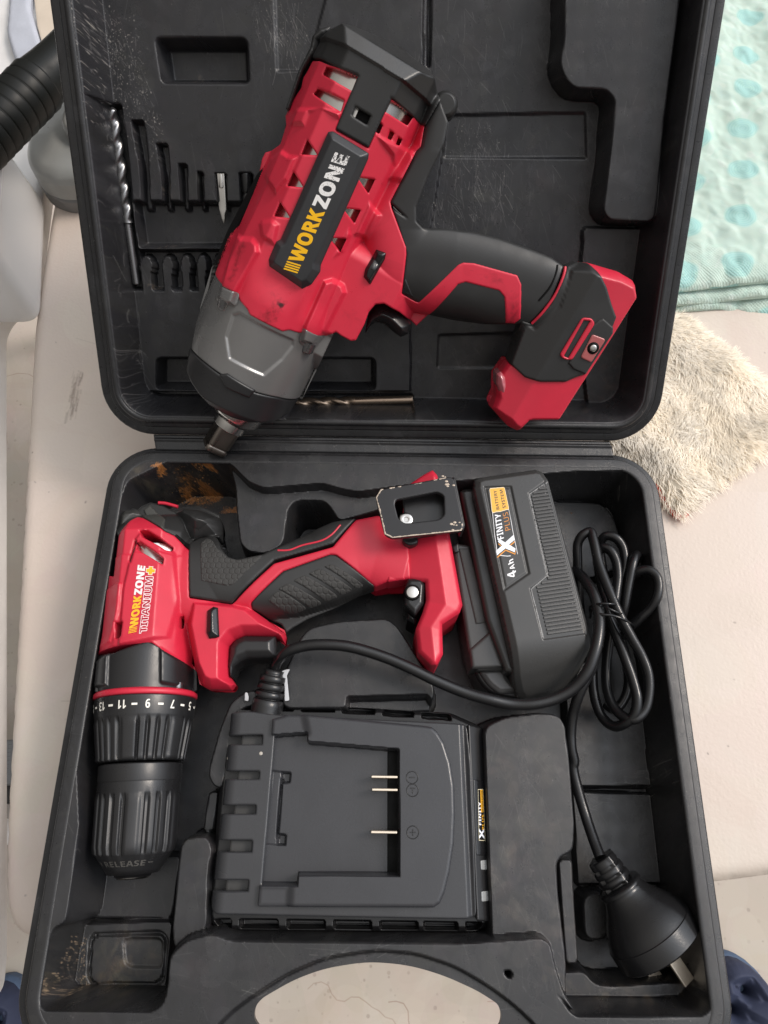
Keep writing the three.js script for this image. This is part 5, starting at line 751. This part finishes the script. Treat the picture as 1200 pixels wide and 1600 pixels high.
  part('label_print', print([[61.3,85.5],[58.4,28.8],[68.1,27.8],[75.3,78.4]], (u, v) => Hb(u, v) > 5 ? 5.62 : 5.62, lab), lab, T);
}

// ---------- battery charger with its power cord ----------
{
  const T = thing('battery_charger', 'dark grey battery charger with black power cord and three-pin plug', 'charger', 'B', [20, -42, 210]);
  const grey = plastic(0.042, 0.043, 0.047, 0.33), dk = plastic(0.012, 0.012, 0.013, 0.42);
  // lower shell: a ring of open vent pockets shows round its top and bottom edges
  const P = [[[-71.4,143],[-62.4,143.1],[-62.4,146.4],[-70.6,146.5]], [[-60.6,143.1],[-43.4,143.6],[-43.5,146.7],[-60.6,146.7]], [[-39.4,143.5],[-22,144.1],[-22.2,147.1],[-39.5,147.1]], [[-18.3,144.3],[-1.4,144.8],[-1.6,147.8],[-18.5,147.6]], [[2.5,145.2],[18.6,146],[18.3,149.1],[2.3,148.5]], [[22.5,146.5],[37.2,147.3],[37.7,150.3],[22.2,149.5]], [[-74.5,241],[-66.5,240.7],[-66.1,244.4],[-71.3,244.5]], [[-62.7,240.9],[-44.8,240.6],[-44.3,244.4],[-62.3,244.6]], [[-40.7,240.8],[-22.9,240.6],[-22.5,244.2],[-40.4,244.4]], [[-18.9,240.7],[-1.3,240.7],[-1,244.2],[-18.8,244.2]], [[2.5,240.9],[20.3,240.6],[20.5,244.1],[2.5,244.2]], [[22.9,240.8],[38.8,240.7],[39,244.1],[22.9,244.1]], [[42.4,240.8],[50.5,240.7],[48.7,243.8],[42.3,244.1]]].map(p => rounded(p, 0.8));
  const PF = P.map(p => sdPoly(p));
  const low = rounded([[-75.1,145.7],[-70.8,142.2],[-60.9,142.3],[37.4,146.3],[49.1,151.2],[54.6,153.6],[55.5,236],[54,242.1],[46.6,244.8],[-72.9,245.8],[-77.7,240.3],[-78,156.5]], 2.5);
  part('lower_shell', relief(low, (u, v, d) => { let h = -15 - Math.max(0, 2.2 - d) * 0.9; for (const f of PF) { const q = f(u, v); if (q < 0) h -= 7 * smooth(-q / 0.7); } return h; }, { bottom: -41, cell: 0.5, er: 0.5 }), dk, T);
  // upper shell with the finger notches along its left edge
  const notch = [[[-80.6,160.5],[-67.1,159.8],[-56.7,159.4],[-56.6,164],[-80.2,164.3]], [[-79,176.6],[-56.9,176.3],[-56.9,180],[-78.6,180.3]], [[-79.8,191.9],[-57.4,191.6],[-57.3,195.5],[-79.4,195.8]], [[-78.2,207.1],[-57.9,206.8],[-57.8,211.8],[-77.7,212.1]], [[-78.8,223.8],[-58.1,223.5],[-58.1,228.1],[-78.3,228.4]]];
  const nf = notch.map(p => sdPoly(p));
  const up = rounded([[-74.4,151.8],[-73.6,148.9],[-64,148.3],[-52.4,149.6],[44.3,152.9],[46,173.5],[46.3,237.3],[40.9,238.1],[-72.7,237.6],[-75.8,234.3],[-75,215.5],[-74,189]], 2.5), us = sdPoly(up);
  const leftEdge = [[-74.5,151.2],[-75.6,236.4]];
  const right = [[42.8,152.9],[44.6,238.1]];
  part('upper_shell', relief(up, (u, v, d) => {
    const e = segDist(u, v, leftEdge[0], leftEdge[1])[0]; let h = -5; if (e < 7) h -= 7 * (1 - Math.sqrt(1 - Math.pow(1 - e / 7, 2)));
    const r = segDist(u, v, right[0], right[1])[0]; h -= Math.max(0, 2.2 - r) * 0.8;
    return h; }, { bottom: -22, cell: 0.5, er: 0.7, holes: [...notch, [[-50.5,160],[-34.9,158.6],[-34.4,162.7],[10.3,165.6],[11,220.8],[-35.8,221.1],[-36,225.2],[-51.8,225.4]]] }), grey, T);
  nf.forEach((f, i) => { const b = f.box; part('notch_floor', relief(notch[i].map(([x, y]) => [Math.max(x, b[2] - 20), y]), -17, { bottom: -24, cell: 1, er: 0.3 }), dk, T); const c = relief([[b[2] - 11.5, (b[1] + b[3]) / 2 - 3], [b[2] - 0.4, (b[1] + b[3]) / 2 - 3], [b[2] - 0.4, (b[1] + b[3]) / 2 + 3.4], [b[2] - 11.5, (b[1] + b[3]) / 2 + 3.4]], -11, { bottom: -18, cell: 0.8, er: 0.5 }); part('notch_rib', c, plastic(0.06, 0.06, 0.06, 0.55), T); });
  // raised dock: a frame open to the left round a sunken battery bay
  const dock = [[-52,152.1],[-44.8,150],[-36.5,149.9],[-7.5,152.1],[22.7,154.4],[26.7,155],[29.4,157.2],[32.6,162.1],[35.6,171.5],[37.1,181.8],[37.2,194.1],[36.3,207.2],[34.1,218.9],[31.6,227.2],[29.5,231.3],[26.7,233],[1.4,233.3],[-52,233.8],[-52.8,233.4]];
  const bay = sdPoly([[-68.4,160],[-51,159.5],[-34.2,158.1],[-33.6,162.5],[10.7,165.4],[11.4,220.6],[-34.8,220.9],[-35.1,225.2],[-62.4,225.6]]), latch = [sdPoly([[-51.5,175.7],[-42,176.3],[-42.2,181.4],[-46.1,181.9],[-46.6,203.8],[-42.3,204.3],[-42.6,209.3],[-53,208.8]]), sdPoly([[-47,176.4],[-42.2,176.7],[-42.4,181.4],[-46.6,181.7]]), sdPoly([[-46.8,204],[-42.7,204.4],[-42.8,209.2],[-47.2,209.1]]), sdPoly([[-47.3,179.4],[-45.8,179.3],[-46.2,206.6],[-47.6,206.6]])];
  const chin = [[[-36.6,149.4],[-34.2,158.5]], [[-35.1,225],[-35.3,234]]], tabs = [sdPoly([[-54.2,148.9],[-37.2,148.7],[-34.6,158.6],[-54.6,161]]), sdPoly([[-53.7,225.4],[-38.7,225.2],[-38.7,234.2],[-53.6,234.4]])];
  part('dock', relief(dock, (u, v, d) => {
    let h = 0; for (const t of tabs) { const q = t(u, v); if (q < 3) h = Math.min(h, -1.8 * smooth((3 - q) / 5)); }
    h -= Math.max(0, 1.4 - d) * 0.5;
    const b = bay(u, v); if (b < 0) h = lerp(h, -10, smooth(-b / 0.7));
    const l = latch[0](u, v); if (l < 0) h -= 0.9 * smooth(-l / 0.5); for (let i = 1; i < 4; i++) { const q = latch[i](u, v); if (q < 0) h -= 2.6 * smooth(-q / 0.5); }
    return h; }, { bottom: -13.5, cell: 0.48, er: 0.5 }), plastic(0.044, 0.045, 0.05, 0.32), T);
  part('bay_undercut_shade', relief([[5.1,166.1],[10.9,165.8],[11.5,220.9],[5.7,220.8]], -9.7, { bottom: -11, cell: 0.6, er: 0.2 }), M.core, T);  // flat black strip: shade of the undercut put in as colour
  for (const c of [[[-2.5,178.2],[10.1,178.2]], [[-2.1,183.9],[10.1,184]], [[-2.2,202.4],[10,202.4]]]) part('contact_blade', box((c[0][0] + c[1][0]) / 2, -5.2, (c[0][1] + c[1][1]) / 2, c[1][0] - c[0][0], 8.4, 1.1, 0.3), M.brass, T);
  [[[17,178.3]][0], [[17.2,184]][0], [[17.3,202.2]][0]].forEach(([x, y], i) => {
    const g = [new THREE.TorusGeometry(2.75, 0.22, 6, 28).rotateX(Math.PI / 2).translate(x, 0.05, y)];
    if (i === 0) g.push(box(x, 0.05, y, 2.8, 0.4, 0.5, 0.1)); if (i === 1) g.push(box(x, 0.05, y - 0.9, 2.4, 0.4, 0.5, 0.1), box(x, 0.05, y + 0.3, 0.5, 0.4, 2.2, 0.1)); if (i === 2) g.push(box(x, 0.05, y, 2.8, 0.4, 0.5, 0.1), box(x, 0.05, y, 0.5, 0.4, 2.8, 0.1));
    part('terminal_mark', g, M.black, T);
  });
  // right-hand end: label and two lamp windows on the sloping face
  const slope = [[45.4,152.7],[53.4,154.2],[54.3,235.6],[53.2,239.8],[46.8,239]];
  part('end_face', relief(slope, (u, v, d) => { const e = segDist(u, v, right[0], right[1])[0]; return -6.5 - Math.max(0, e - 1.5) * 0.7; }, { bottom: -30, cell: 0.5, er: 0.6 }), dk, T);
  const faceH = (u, v) => -6.5 - Math.max(0, segDist(u, v, right[0], right[1])[0] - 1.5) * 0.7;
  part('label_plate', relief(rounded([[47.3,178.6],[53.3,179.3],[53.2,212.3],[47.6,212]], 0.6), (u, v) => faceH(u, v) + 0.35, { bottom: -16, cell: 0.45, er: 0.2 }), M.gloss, T);
  const st = printMat(512, 96, (g, w, h) => { g.clearRect(0, 0, w, h); g.strokeStyle = '#d9cfae'; g.lineWidth = 5; g.strokeRect(60, 6, 440, 84); g.fillStyle = '#e8a91c'; g.fillRect(300, 44, 196, 44); lettering(g, 'FINITY', 190, 44, 200, 34, '#e6e6ea'); lettering(g, 'PLUS', 150, 88, 130, 34, '#e8a91c'); lettering(g, 'X', 70, 82, 92, 74, '#dfe3ea'); lettering(g, 'BATTERY SYSTEM', 306, 78, 180, 24, '#4a3a10'); });
  part('label_print', print([[48.8,208.6],[49.3,182.6],[52.3,182.3],[52.5,208.9]], (u, v) => faceH(u, v) + 0.4, st, [6, 3]), st, T);
  for (const q of [[[49.5,214.3],[52.7,214.1],[52.8,218.3],[49.6,218.1]], [[49.4,227.2],[52.9,227.1],[53.1,231.2],[49.4,231.3]]]) { const w = part('lamp_window', relief(rounded(q, 0.4), (u, v) => faceH(u, v) + 0.3, { bottom: -18, cell: 0.4, er: 0.2 }), plastic(0.3, 0.31, 0.31, 0.35), T); const c = CX(q); }
  // white specks of paint on the left notches
  part('paint_spot', [[[[-56.8,168.2]][0], 0.9], [[[-72.7,170.6]][0], 1.1], [[[-72.4,173.4]][0], 0.8]].map(([p, r], i) => { const g = new THREE.SphereGeometry(r, 12, 8); g.scale(1, 0.3, 1); return g.translate(p[0], i ? -8.2 : -5, p[1]); }), plastic(0.5, 0.46, 0.4, 0.6), T);
  // strain relief, cord and plug
  { const a = [[-56.3,144.1]][0], b = [[-53.5,127]][0], A = [a[0], -13, a[1]], B = [b[0], -9, b[1]], L = Math.hypot(a[0] - b[0], a[1] - b[1]), prof = [[-4, 8.4]]; for (let s = 0; s < L - 3; s += 4) prof.push([s, 8 - s * 0.1], [s + 2.6, 7.8 - s * 0.1], [s + 2.8, 6.2 - s * 0.1], [s + 3.8, 6 - s * 0.1]); prof.push([L, 5.2], [L + 0.5, 3]);
    part('strain_relief', spun(A, B, prof, { n: 40 }), M.black, T); }
  const cords = [];
  cords.push(tube([[-53.8,-10,127.1],[-51.8,-6,123.4],[-48.3,-1,120.7],[-43.9,2,118.6],[-36,4,116.8],[-27,5,116.4],[-16.6,5,117],[-5,4,119.5],[6.6,3,123.2],[18.2,2,128],[29.8,1,133.2],[43.8,0,138.4],[55.2,0,141.4],[66.7,-1,143.4],[77.1,0,143.4],[88.7,1,140.4],[97.1,3,135.7],[103.2,6,128.8],[107.2,8,120.1],[110.3,8,110.5],[112.3,6,99.1],[111.7,3,88.2],[109.9,-2,79.8],[108.1,-8,73.3],[107.1,-12,70.3]], 2.9, { n: 14, seg: 160 }));
  cords.push(tube([[111.8,-26,93.1],[109.9,-18,78.9],[108.5,-10,64.8],[108.4,-6,56.4],[110.8,-3,52.5],[114.4,-2,51.1],[115.2,0,57],[116.3,2,71.2],[120,5,89.4],[123.3,5,99.5],[128.8,3,110.5],[133.4,1,119],[135.9,0,127.6],[135.4,-1,137],[132.3,-2,145.8],[127,-3,149.8],[123,-7,147.7],[119.9,-11,142.2],[118.8,-14,133.9],[119.5,-15,124.7],[121.1,-13,113.3],[122.4,-9,103.9],[123.3,-5,95.4],[125.8,-4,84.3],[127.7,-4,75.4],[127.4,-4,66.4],[124.9,-4,61],[121.6,-6,59],[119.4,-9,61.7],[120.2,-12,69.5],[121.3,-11,84.2],[120.8,-6,96],[123.1,-2,109.6],[125.5,0,121.4],[128.1,0,132.5],[128.8,0,141.1],[127.3,-2,147.4],[124,-6,151.1],[120,-12,152.4],[116.1,-17,148],[113.6,-19,138.2],[113.5,-19,125.8],[115,-18,114.1],[119.5,-15,100.9],[124,-12,91],[131,-10,76.3],[134,-9,66.5],[133.3,-8,57.2],[129.5,-7,52.5],[125,-9,51],[123,-13,53.7],[124.2,-18,64.8],[126.3,-18,85.9],[129.7,-19,101.6],[133.4,-22,119.9],[132.7,-22,130.9],[129.5,-23,138.3],[124.7,-24,142.7],[120.5,-26,139.7]], 3, { n: 12, flat: 0.85, seg: 420 }));
  cords.push(tube([[128,-24,104.1],[129.4,-16,98.8],[130.3,-8,91.9],[133.4,-4,78],[136.5,-3,67.5],[140.1,-7,62.5],[143.7,-14,62.9],[143.9,-18,71]], 3, { n: 12, flat: 0.85, seg: 80 }));
  cords.push(tube([[130,-16,86.3],[135.3,-10,76.2],[138.6,-3,73.1],[142.7,0,73.2],[146,1,76.3],[146.8,1,81.4],[145.4,0,88.1],[142.4,-4,93.4],[138.2,-8,97.4],[133.9,-13,101.5],[130.9,-20,105.7]], 3, { n: 12, flat: 0.85, seg: 80 }));
  cords.push(tube([[120.4,-16,86.5],[116.2,-8,100.8],[112.8,-4,113.5],[109.3,-3,123.5],[105.2,-4,130.6],[102,-8,138.1],[100.1,-14,146.2],[99.2,-18,155.3],[99.4,-20,163],[100.7,-22,169.1],[100.2,-23,171.8],[102,-24,182.4],[104.8,-24,194.6],[106.7,-20,205.4],[108,-16,212.7]], 2.7, { n: 14, seg: 120 }));
  part('power_cord', cords, M.cable, T);
  // plug: along its own axis, leaning down to the right
  { const a = [[108,212.7]][0], b = [[132.7,249.8]][0], A = [a[0], -16, a[1]], B = [b[0], -18, b[1]], L = Math.hypot(a[0] - b[0], 2, a[1] - b[1]), rb = plastic(0.014, 0.014, 0.015, 0.3);
    const D = new THREE.Vector3(...B).sub(new THREE.Vector3(...A)).normalize(), k = L / 58;
    const plug = part('plug', spun(A, B, [[L * 0.3, 8], [L * 0.31, 10.6], [L * 0.35, 11], [L * 0.36, 10.2], [L * 0.4, 10.6], [L * 0.48, 12.4], [L * 0.56, 15.2], [L * 0.64, 17.8], [L * 0.71, 19.6], [L * 0.77, 20.6], [L * 0.797, 20.9], [L * 0.8, 21.1], [L * 0.803, 21.4], [L * 0.806, 21.5], [L * 0.98, 21.5], [L * 0.985, 21.4], [L, 20.6], [L + 0.1, 6]], { n: 64 }), rb, T);
    const rib = [[0, 5.4], [0.4, 6.6], [3.2, 7]]; for (let i = 0; i < 3; i++) { const s = 3.4 + i * 4.2; rib.push([s, 6.2], [s + 1.7, 6.4], [s + 1.8, 7.4 + i * 0.3], [s + 4, 7.6 + i * 0.35]); } rib.push([L * 0.31, 8.4]);
    part('plug_relief', spun(A, B, rib, { n: 48, mod: (t, s, r) => { const bar = Math.abs(Math.sin(t * 2 + 0.6)) < 0.26; return bar ? Math.max(r, 7.1 + s * 0.08) : r; } }), rb, plug);
    const p = [[138.8,256.5]][0], q = new THREE.Quaternion().setFromUnitVectors(new THREE.Vector3(0, 0, 1), D), g = new RoundedBoxGeometry(6.3, 1.6, 17, 2, 0.4); g.applyQuaternion(q.multiply(new THREE.Quaternion().setFromAxisAngle(new THREE.Vector3(0, 0, 1), -0.25))); g.translate(p[0], -16, p[1]);
    part('prong', g, M.brass, plug);
    for (const [dx, dy] of [[-9, -15], [5, -19]]) { const h2 = new RoundedBoxGeometry(6.3, 1.6, 16, 2, 0.4); h2.applyQuaternion(q); h2.translate(B[0] + D.x * 7 + dx * 0.6, B[1] + D.y * 7 + dy, B[2] + D.z * 7 - dx * 0.5); part('prong', h2, M.brass, plug); } }
}
{ // the wire tie round the coiled cord
  const T = thing('wire_tie', 'thin black wire tie wound round the coiled power cord', 'wire tie', 'B', [105, -20, 95]);
  part('wire', [tube([[113.9,-14,94.2],[109.9,2,93.9],[112.8,9,94.2],[117,10,94.5],[123.3,6,93.9]], 0.65, { n: 8 }), tube([[113.7,-14,96],[109.9,4,96.3],[112.7,9,99.8],[117.2,10,100.4],[123,9,101.9],[128.9,4,103.3],[134.3,-8,102.2]], 0.7, { n: 8 }), tube([[114.1,8,94.5],[116.4,11,97.4],[120.6,10,98.9],[123.8,7,98.8]], 0.6, { n: 8 })], M.gloss, T);
}

// ---------- bits in the lid's rack, sawdust, paper ----------
const twist = (pitch, cut, end, tip) => (t, s, r) => { if (s > end) return r; const k = smooth((end - s) / 5), c = Math.abs(Math.cos(t - s / pitch * Math.PI)); return r * (1 - k * cut * smooth((c - 0.5) / 0.4)) * (s < tip ? Math.max(0.12, s / tip) : 1); };
function twistBit(name, label, A, B, r, rs, end, pitch, m) {
  const L = Math.hypot(A[0] - B[0], A[1] - B[1], A[2] - B[2]), prof = []; for (let s = 0; s < end; s += 0.7) prof.push([s, r]); prof.push([end + 1, rs], [L - 0.6, rs], [L, rs - 0.4]);
  const T = thing(name, label, 'drill bit', 'L', [(A[0] + B[0]) / 2, A[1] - r, (A[2] + B[2]) / 2]);
  const dir = A.map((a, i) => lerp(a, B[i], end / L));
  part('fluted_body', spun(A, B, prof.filter(p => p[0] <= end), { n: 36, mod: twist(pitch, 0.32, end, r * 0.9) }), m, T);
  part('shank', spun(dir, B, [[-0.5, r * 0.8], [0.5, rs], [L - end - 0.6, rs], [L - end, rs - 0.4]], { n: 28 }), m, T);
}
{
  const a = [-143.9,-172.4], b = [-141.1,-82.7]; twistBit('twist_drill', 'long black twist drill upright in the slot at the far left of the lid', [a[0], -30.4, a[1]], [b[0], -31.6, b[1]], 3.4, 2.3, 58, 10, M.darkSteel);
  const c = [-56.8,-15.5], d = [18.1,-18.2]; twistBit('twist_drill', 'bronze coloured twist drill lying beside the impact wrench nose', [c[0], -32.5, c[1]], [d[0], -32.8, d[1]], 2.9, 2.6, 40, 12.5, M.bronze);
}
{
  const a = [-88.8,-140.6], b = [-88.9,-115.5], A = [a[0], -31, a[1]], B = [b[0], -31, b[1]], L = Math.hypot(a[0] - b[0], a[1] - b[1]);
  const T = thing('spade_bit', 'silver pointed driver bit in the lid rack left of the wrench', 'driver bit', 'L', [a[0], -34, (a[1] + b[1]) / 2]);
  const flat = (w, t) => (q) => 1 / Math.max(Math.abs(Math.sin(q)) / w, Math.abs(Math.cos(q)) / t);
  part('blade', spun(A, B, [[0, 1], [0.3, 2.1], [L * 0.55, 2.3], [L * 0.72, 2.2], [L * 0.9, 1.1], [L, 0.25]], { n: 40, mod: (t, s, r) => Math.min(r * 1.25, flat(r, s < L * 0.4 ? 1.9 : 1.2)(t)) }), M.steel, T);
  part('hex_end', spun(A, B, [[-0.6, 1.4], [0, 2.3], [7, 2.3], [7.6, 1.8]], { n: 6 }), M.steel, T);
}
{
  const a = [-75.1,-140.7], b = [-75.5,-121.3], A = [a[0], -30.5, a[1]], B = [b[0], -30.5, b[1]], L = Math.hypot(a[0] - b[0], a[1] - b[1]);
  const T = thing('hex_bit', 'short black driver bit in the lid rack touching the red wrench', 'driver bit', 'L', [a[0], -34, (a[1] + b[1]) / 2]);
  part('hex_shank', spun(A, B, [[0, 2.4], [0.7, 3.2], [9, 3.2], [9.6, 2.4], [10.6, 2.4], [11.2, 3.1], [L * 0.8, 3]], { n: 6 }), M.gloss, T);
  part('tip', spun(A, B, [[L * 0.8, 3], [L * 0.86, 2.2], [L, 2], [L + 0.1, 0.6]], { n: 24, mod: (t, s, r) => s > L * 0.86 ? r * (0.7 + 0.3 * Math.abs(Math.cos(2 * t))) : r }), M.darkSteel, T);
}
{ // sawdust in the corner of the tray
  const R = rng(404), spots = [[[[-102.5,10.8]][0], 5, 160], [[[-113.7,16.9]][0], 7, 200], [[[-104.7,15.9]][0], 5, 190], [[[-126.5,10.7]][0], 5, 90], [[[-122.9,18.3]][0], 5, 90], [[[114.6,25.9]][0], 1.2, 5], [[[-36.5,43.6]][0], 4, 24]];
  const g = new THREE.TetrahedronGeometry(1); const n = spots.reduce((a, s) => a + s[2], 0), im = new THREE.InstancedMesh(g, new THREE.MeshStandardMaterial({ color: 0xffffff, roughness: 0.95 }), n), m = new THREE.Matrix4(), e = new THREE.Euler(), q = new THREE.Quaternion(), c = new THREE.Color();
  im.name = 'sawdust'; im.userData = { label: 'orange brown sawdust and wood crumbs above the drill', category: 'sawdust', kind: 'stuff' }; im.castShadow = im.receiveShadow = true; im.applyMatrix4(FR.B); let k = 0;
  for (const [p, r, cnt] of spots) for (let i = 0; i < cnt; i++) {
    const a = R() * 6.3, d = r * Math.pow(R(), 0.8), u = p[0] + Math.cos(a) * d * 1.3, v = p[1] + Math.sin(a) * d * 0.6; if (trayHeight(u, v) > -5) continue; e.set(R() * 6, R() * 6, R() * 6); q.setFromEuler(e); const s = (0.2 + 0.6 * R() * R() * R()) / 1000;
    m.compose(new THREE.Vector3(u / 1000, trayHeight(u, v) / 1000 + s * 0.3, v / 1000), q, new THREE.Vector3(s * 1.6, s * 0.7, s)); im.setMatrixAt(k, m); const b = 0.55 + 0.5 * R(); c.setRGB(0.5 * b, 0.24 * b, 0.085 * b); im.setColorAt(k++, c);
  }
  im.count = k; scene.add(im);
}
{
  const T = thing('paper_tag', 'small white paper tag beside the charger cord strain relief', 'paper tag', 'B', [-60, -30, 140]), w = new THREE.MeshStandardMaterial({ color: new THREE.Color().setRGB(0.5, 0.51, 0.53), roughness: 0.8 });
  part('tag_sheet', relief([[-49.9,127.7],[-47.6,126.8],[-45.7,126.6],[-47.1,129.8],[-46.2,135.2],[-45,142.3],[-47.3,142.6],[-47.8,135.2]], -9, { bottom: -9.4, cell: 0.5, er: 0.1, close: 'flat' }), w, T);
  part('tag_corner', relief([[-68.4,138.4],[-67.2,138.2],[-66.4,140.4],[-66.3,142.5],[-68.2,142.3]], -12, { bottom: -12.5, cell: 0.5, er: 0.1, close: 'flat' }), w, T);
}

renderer.render(scene, camera);
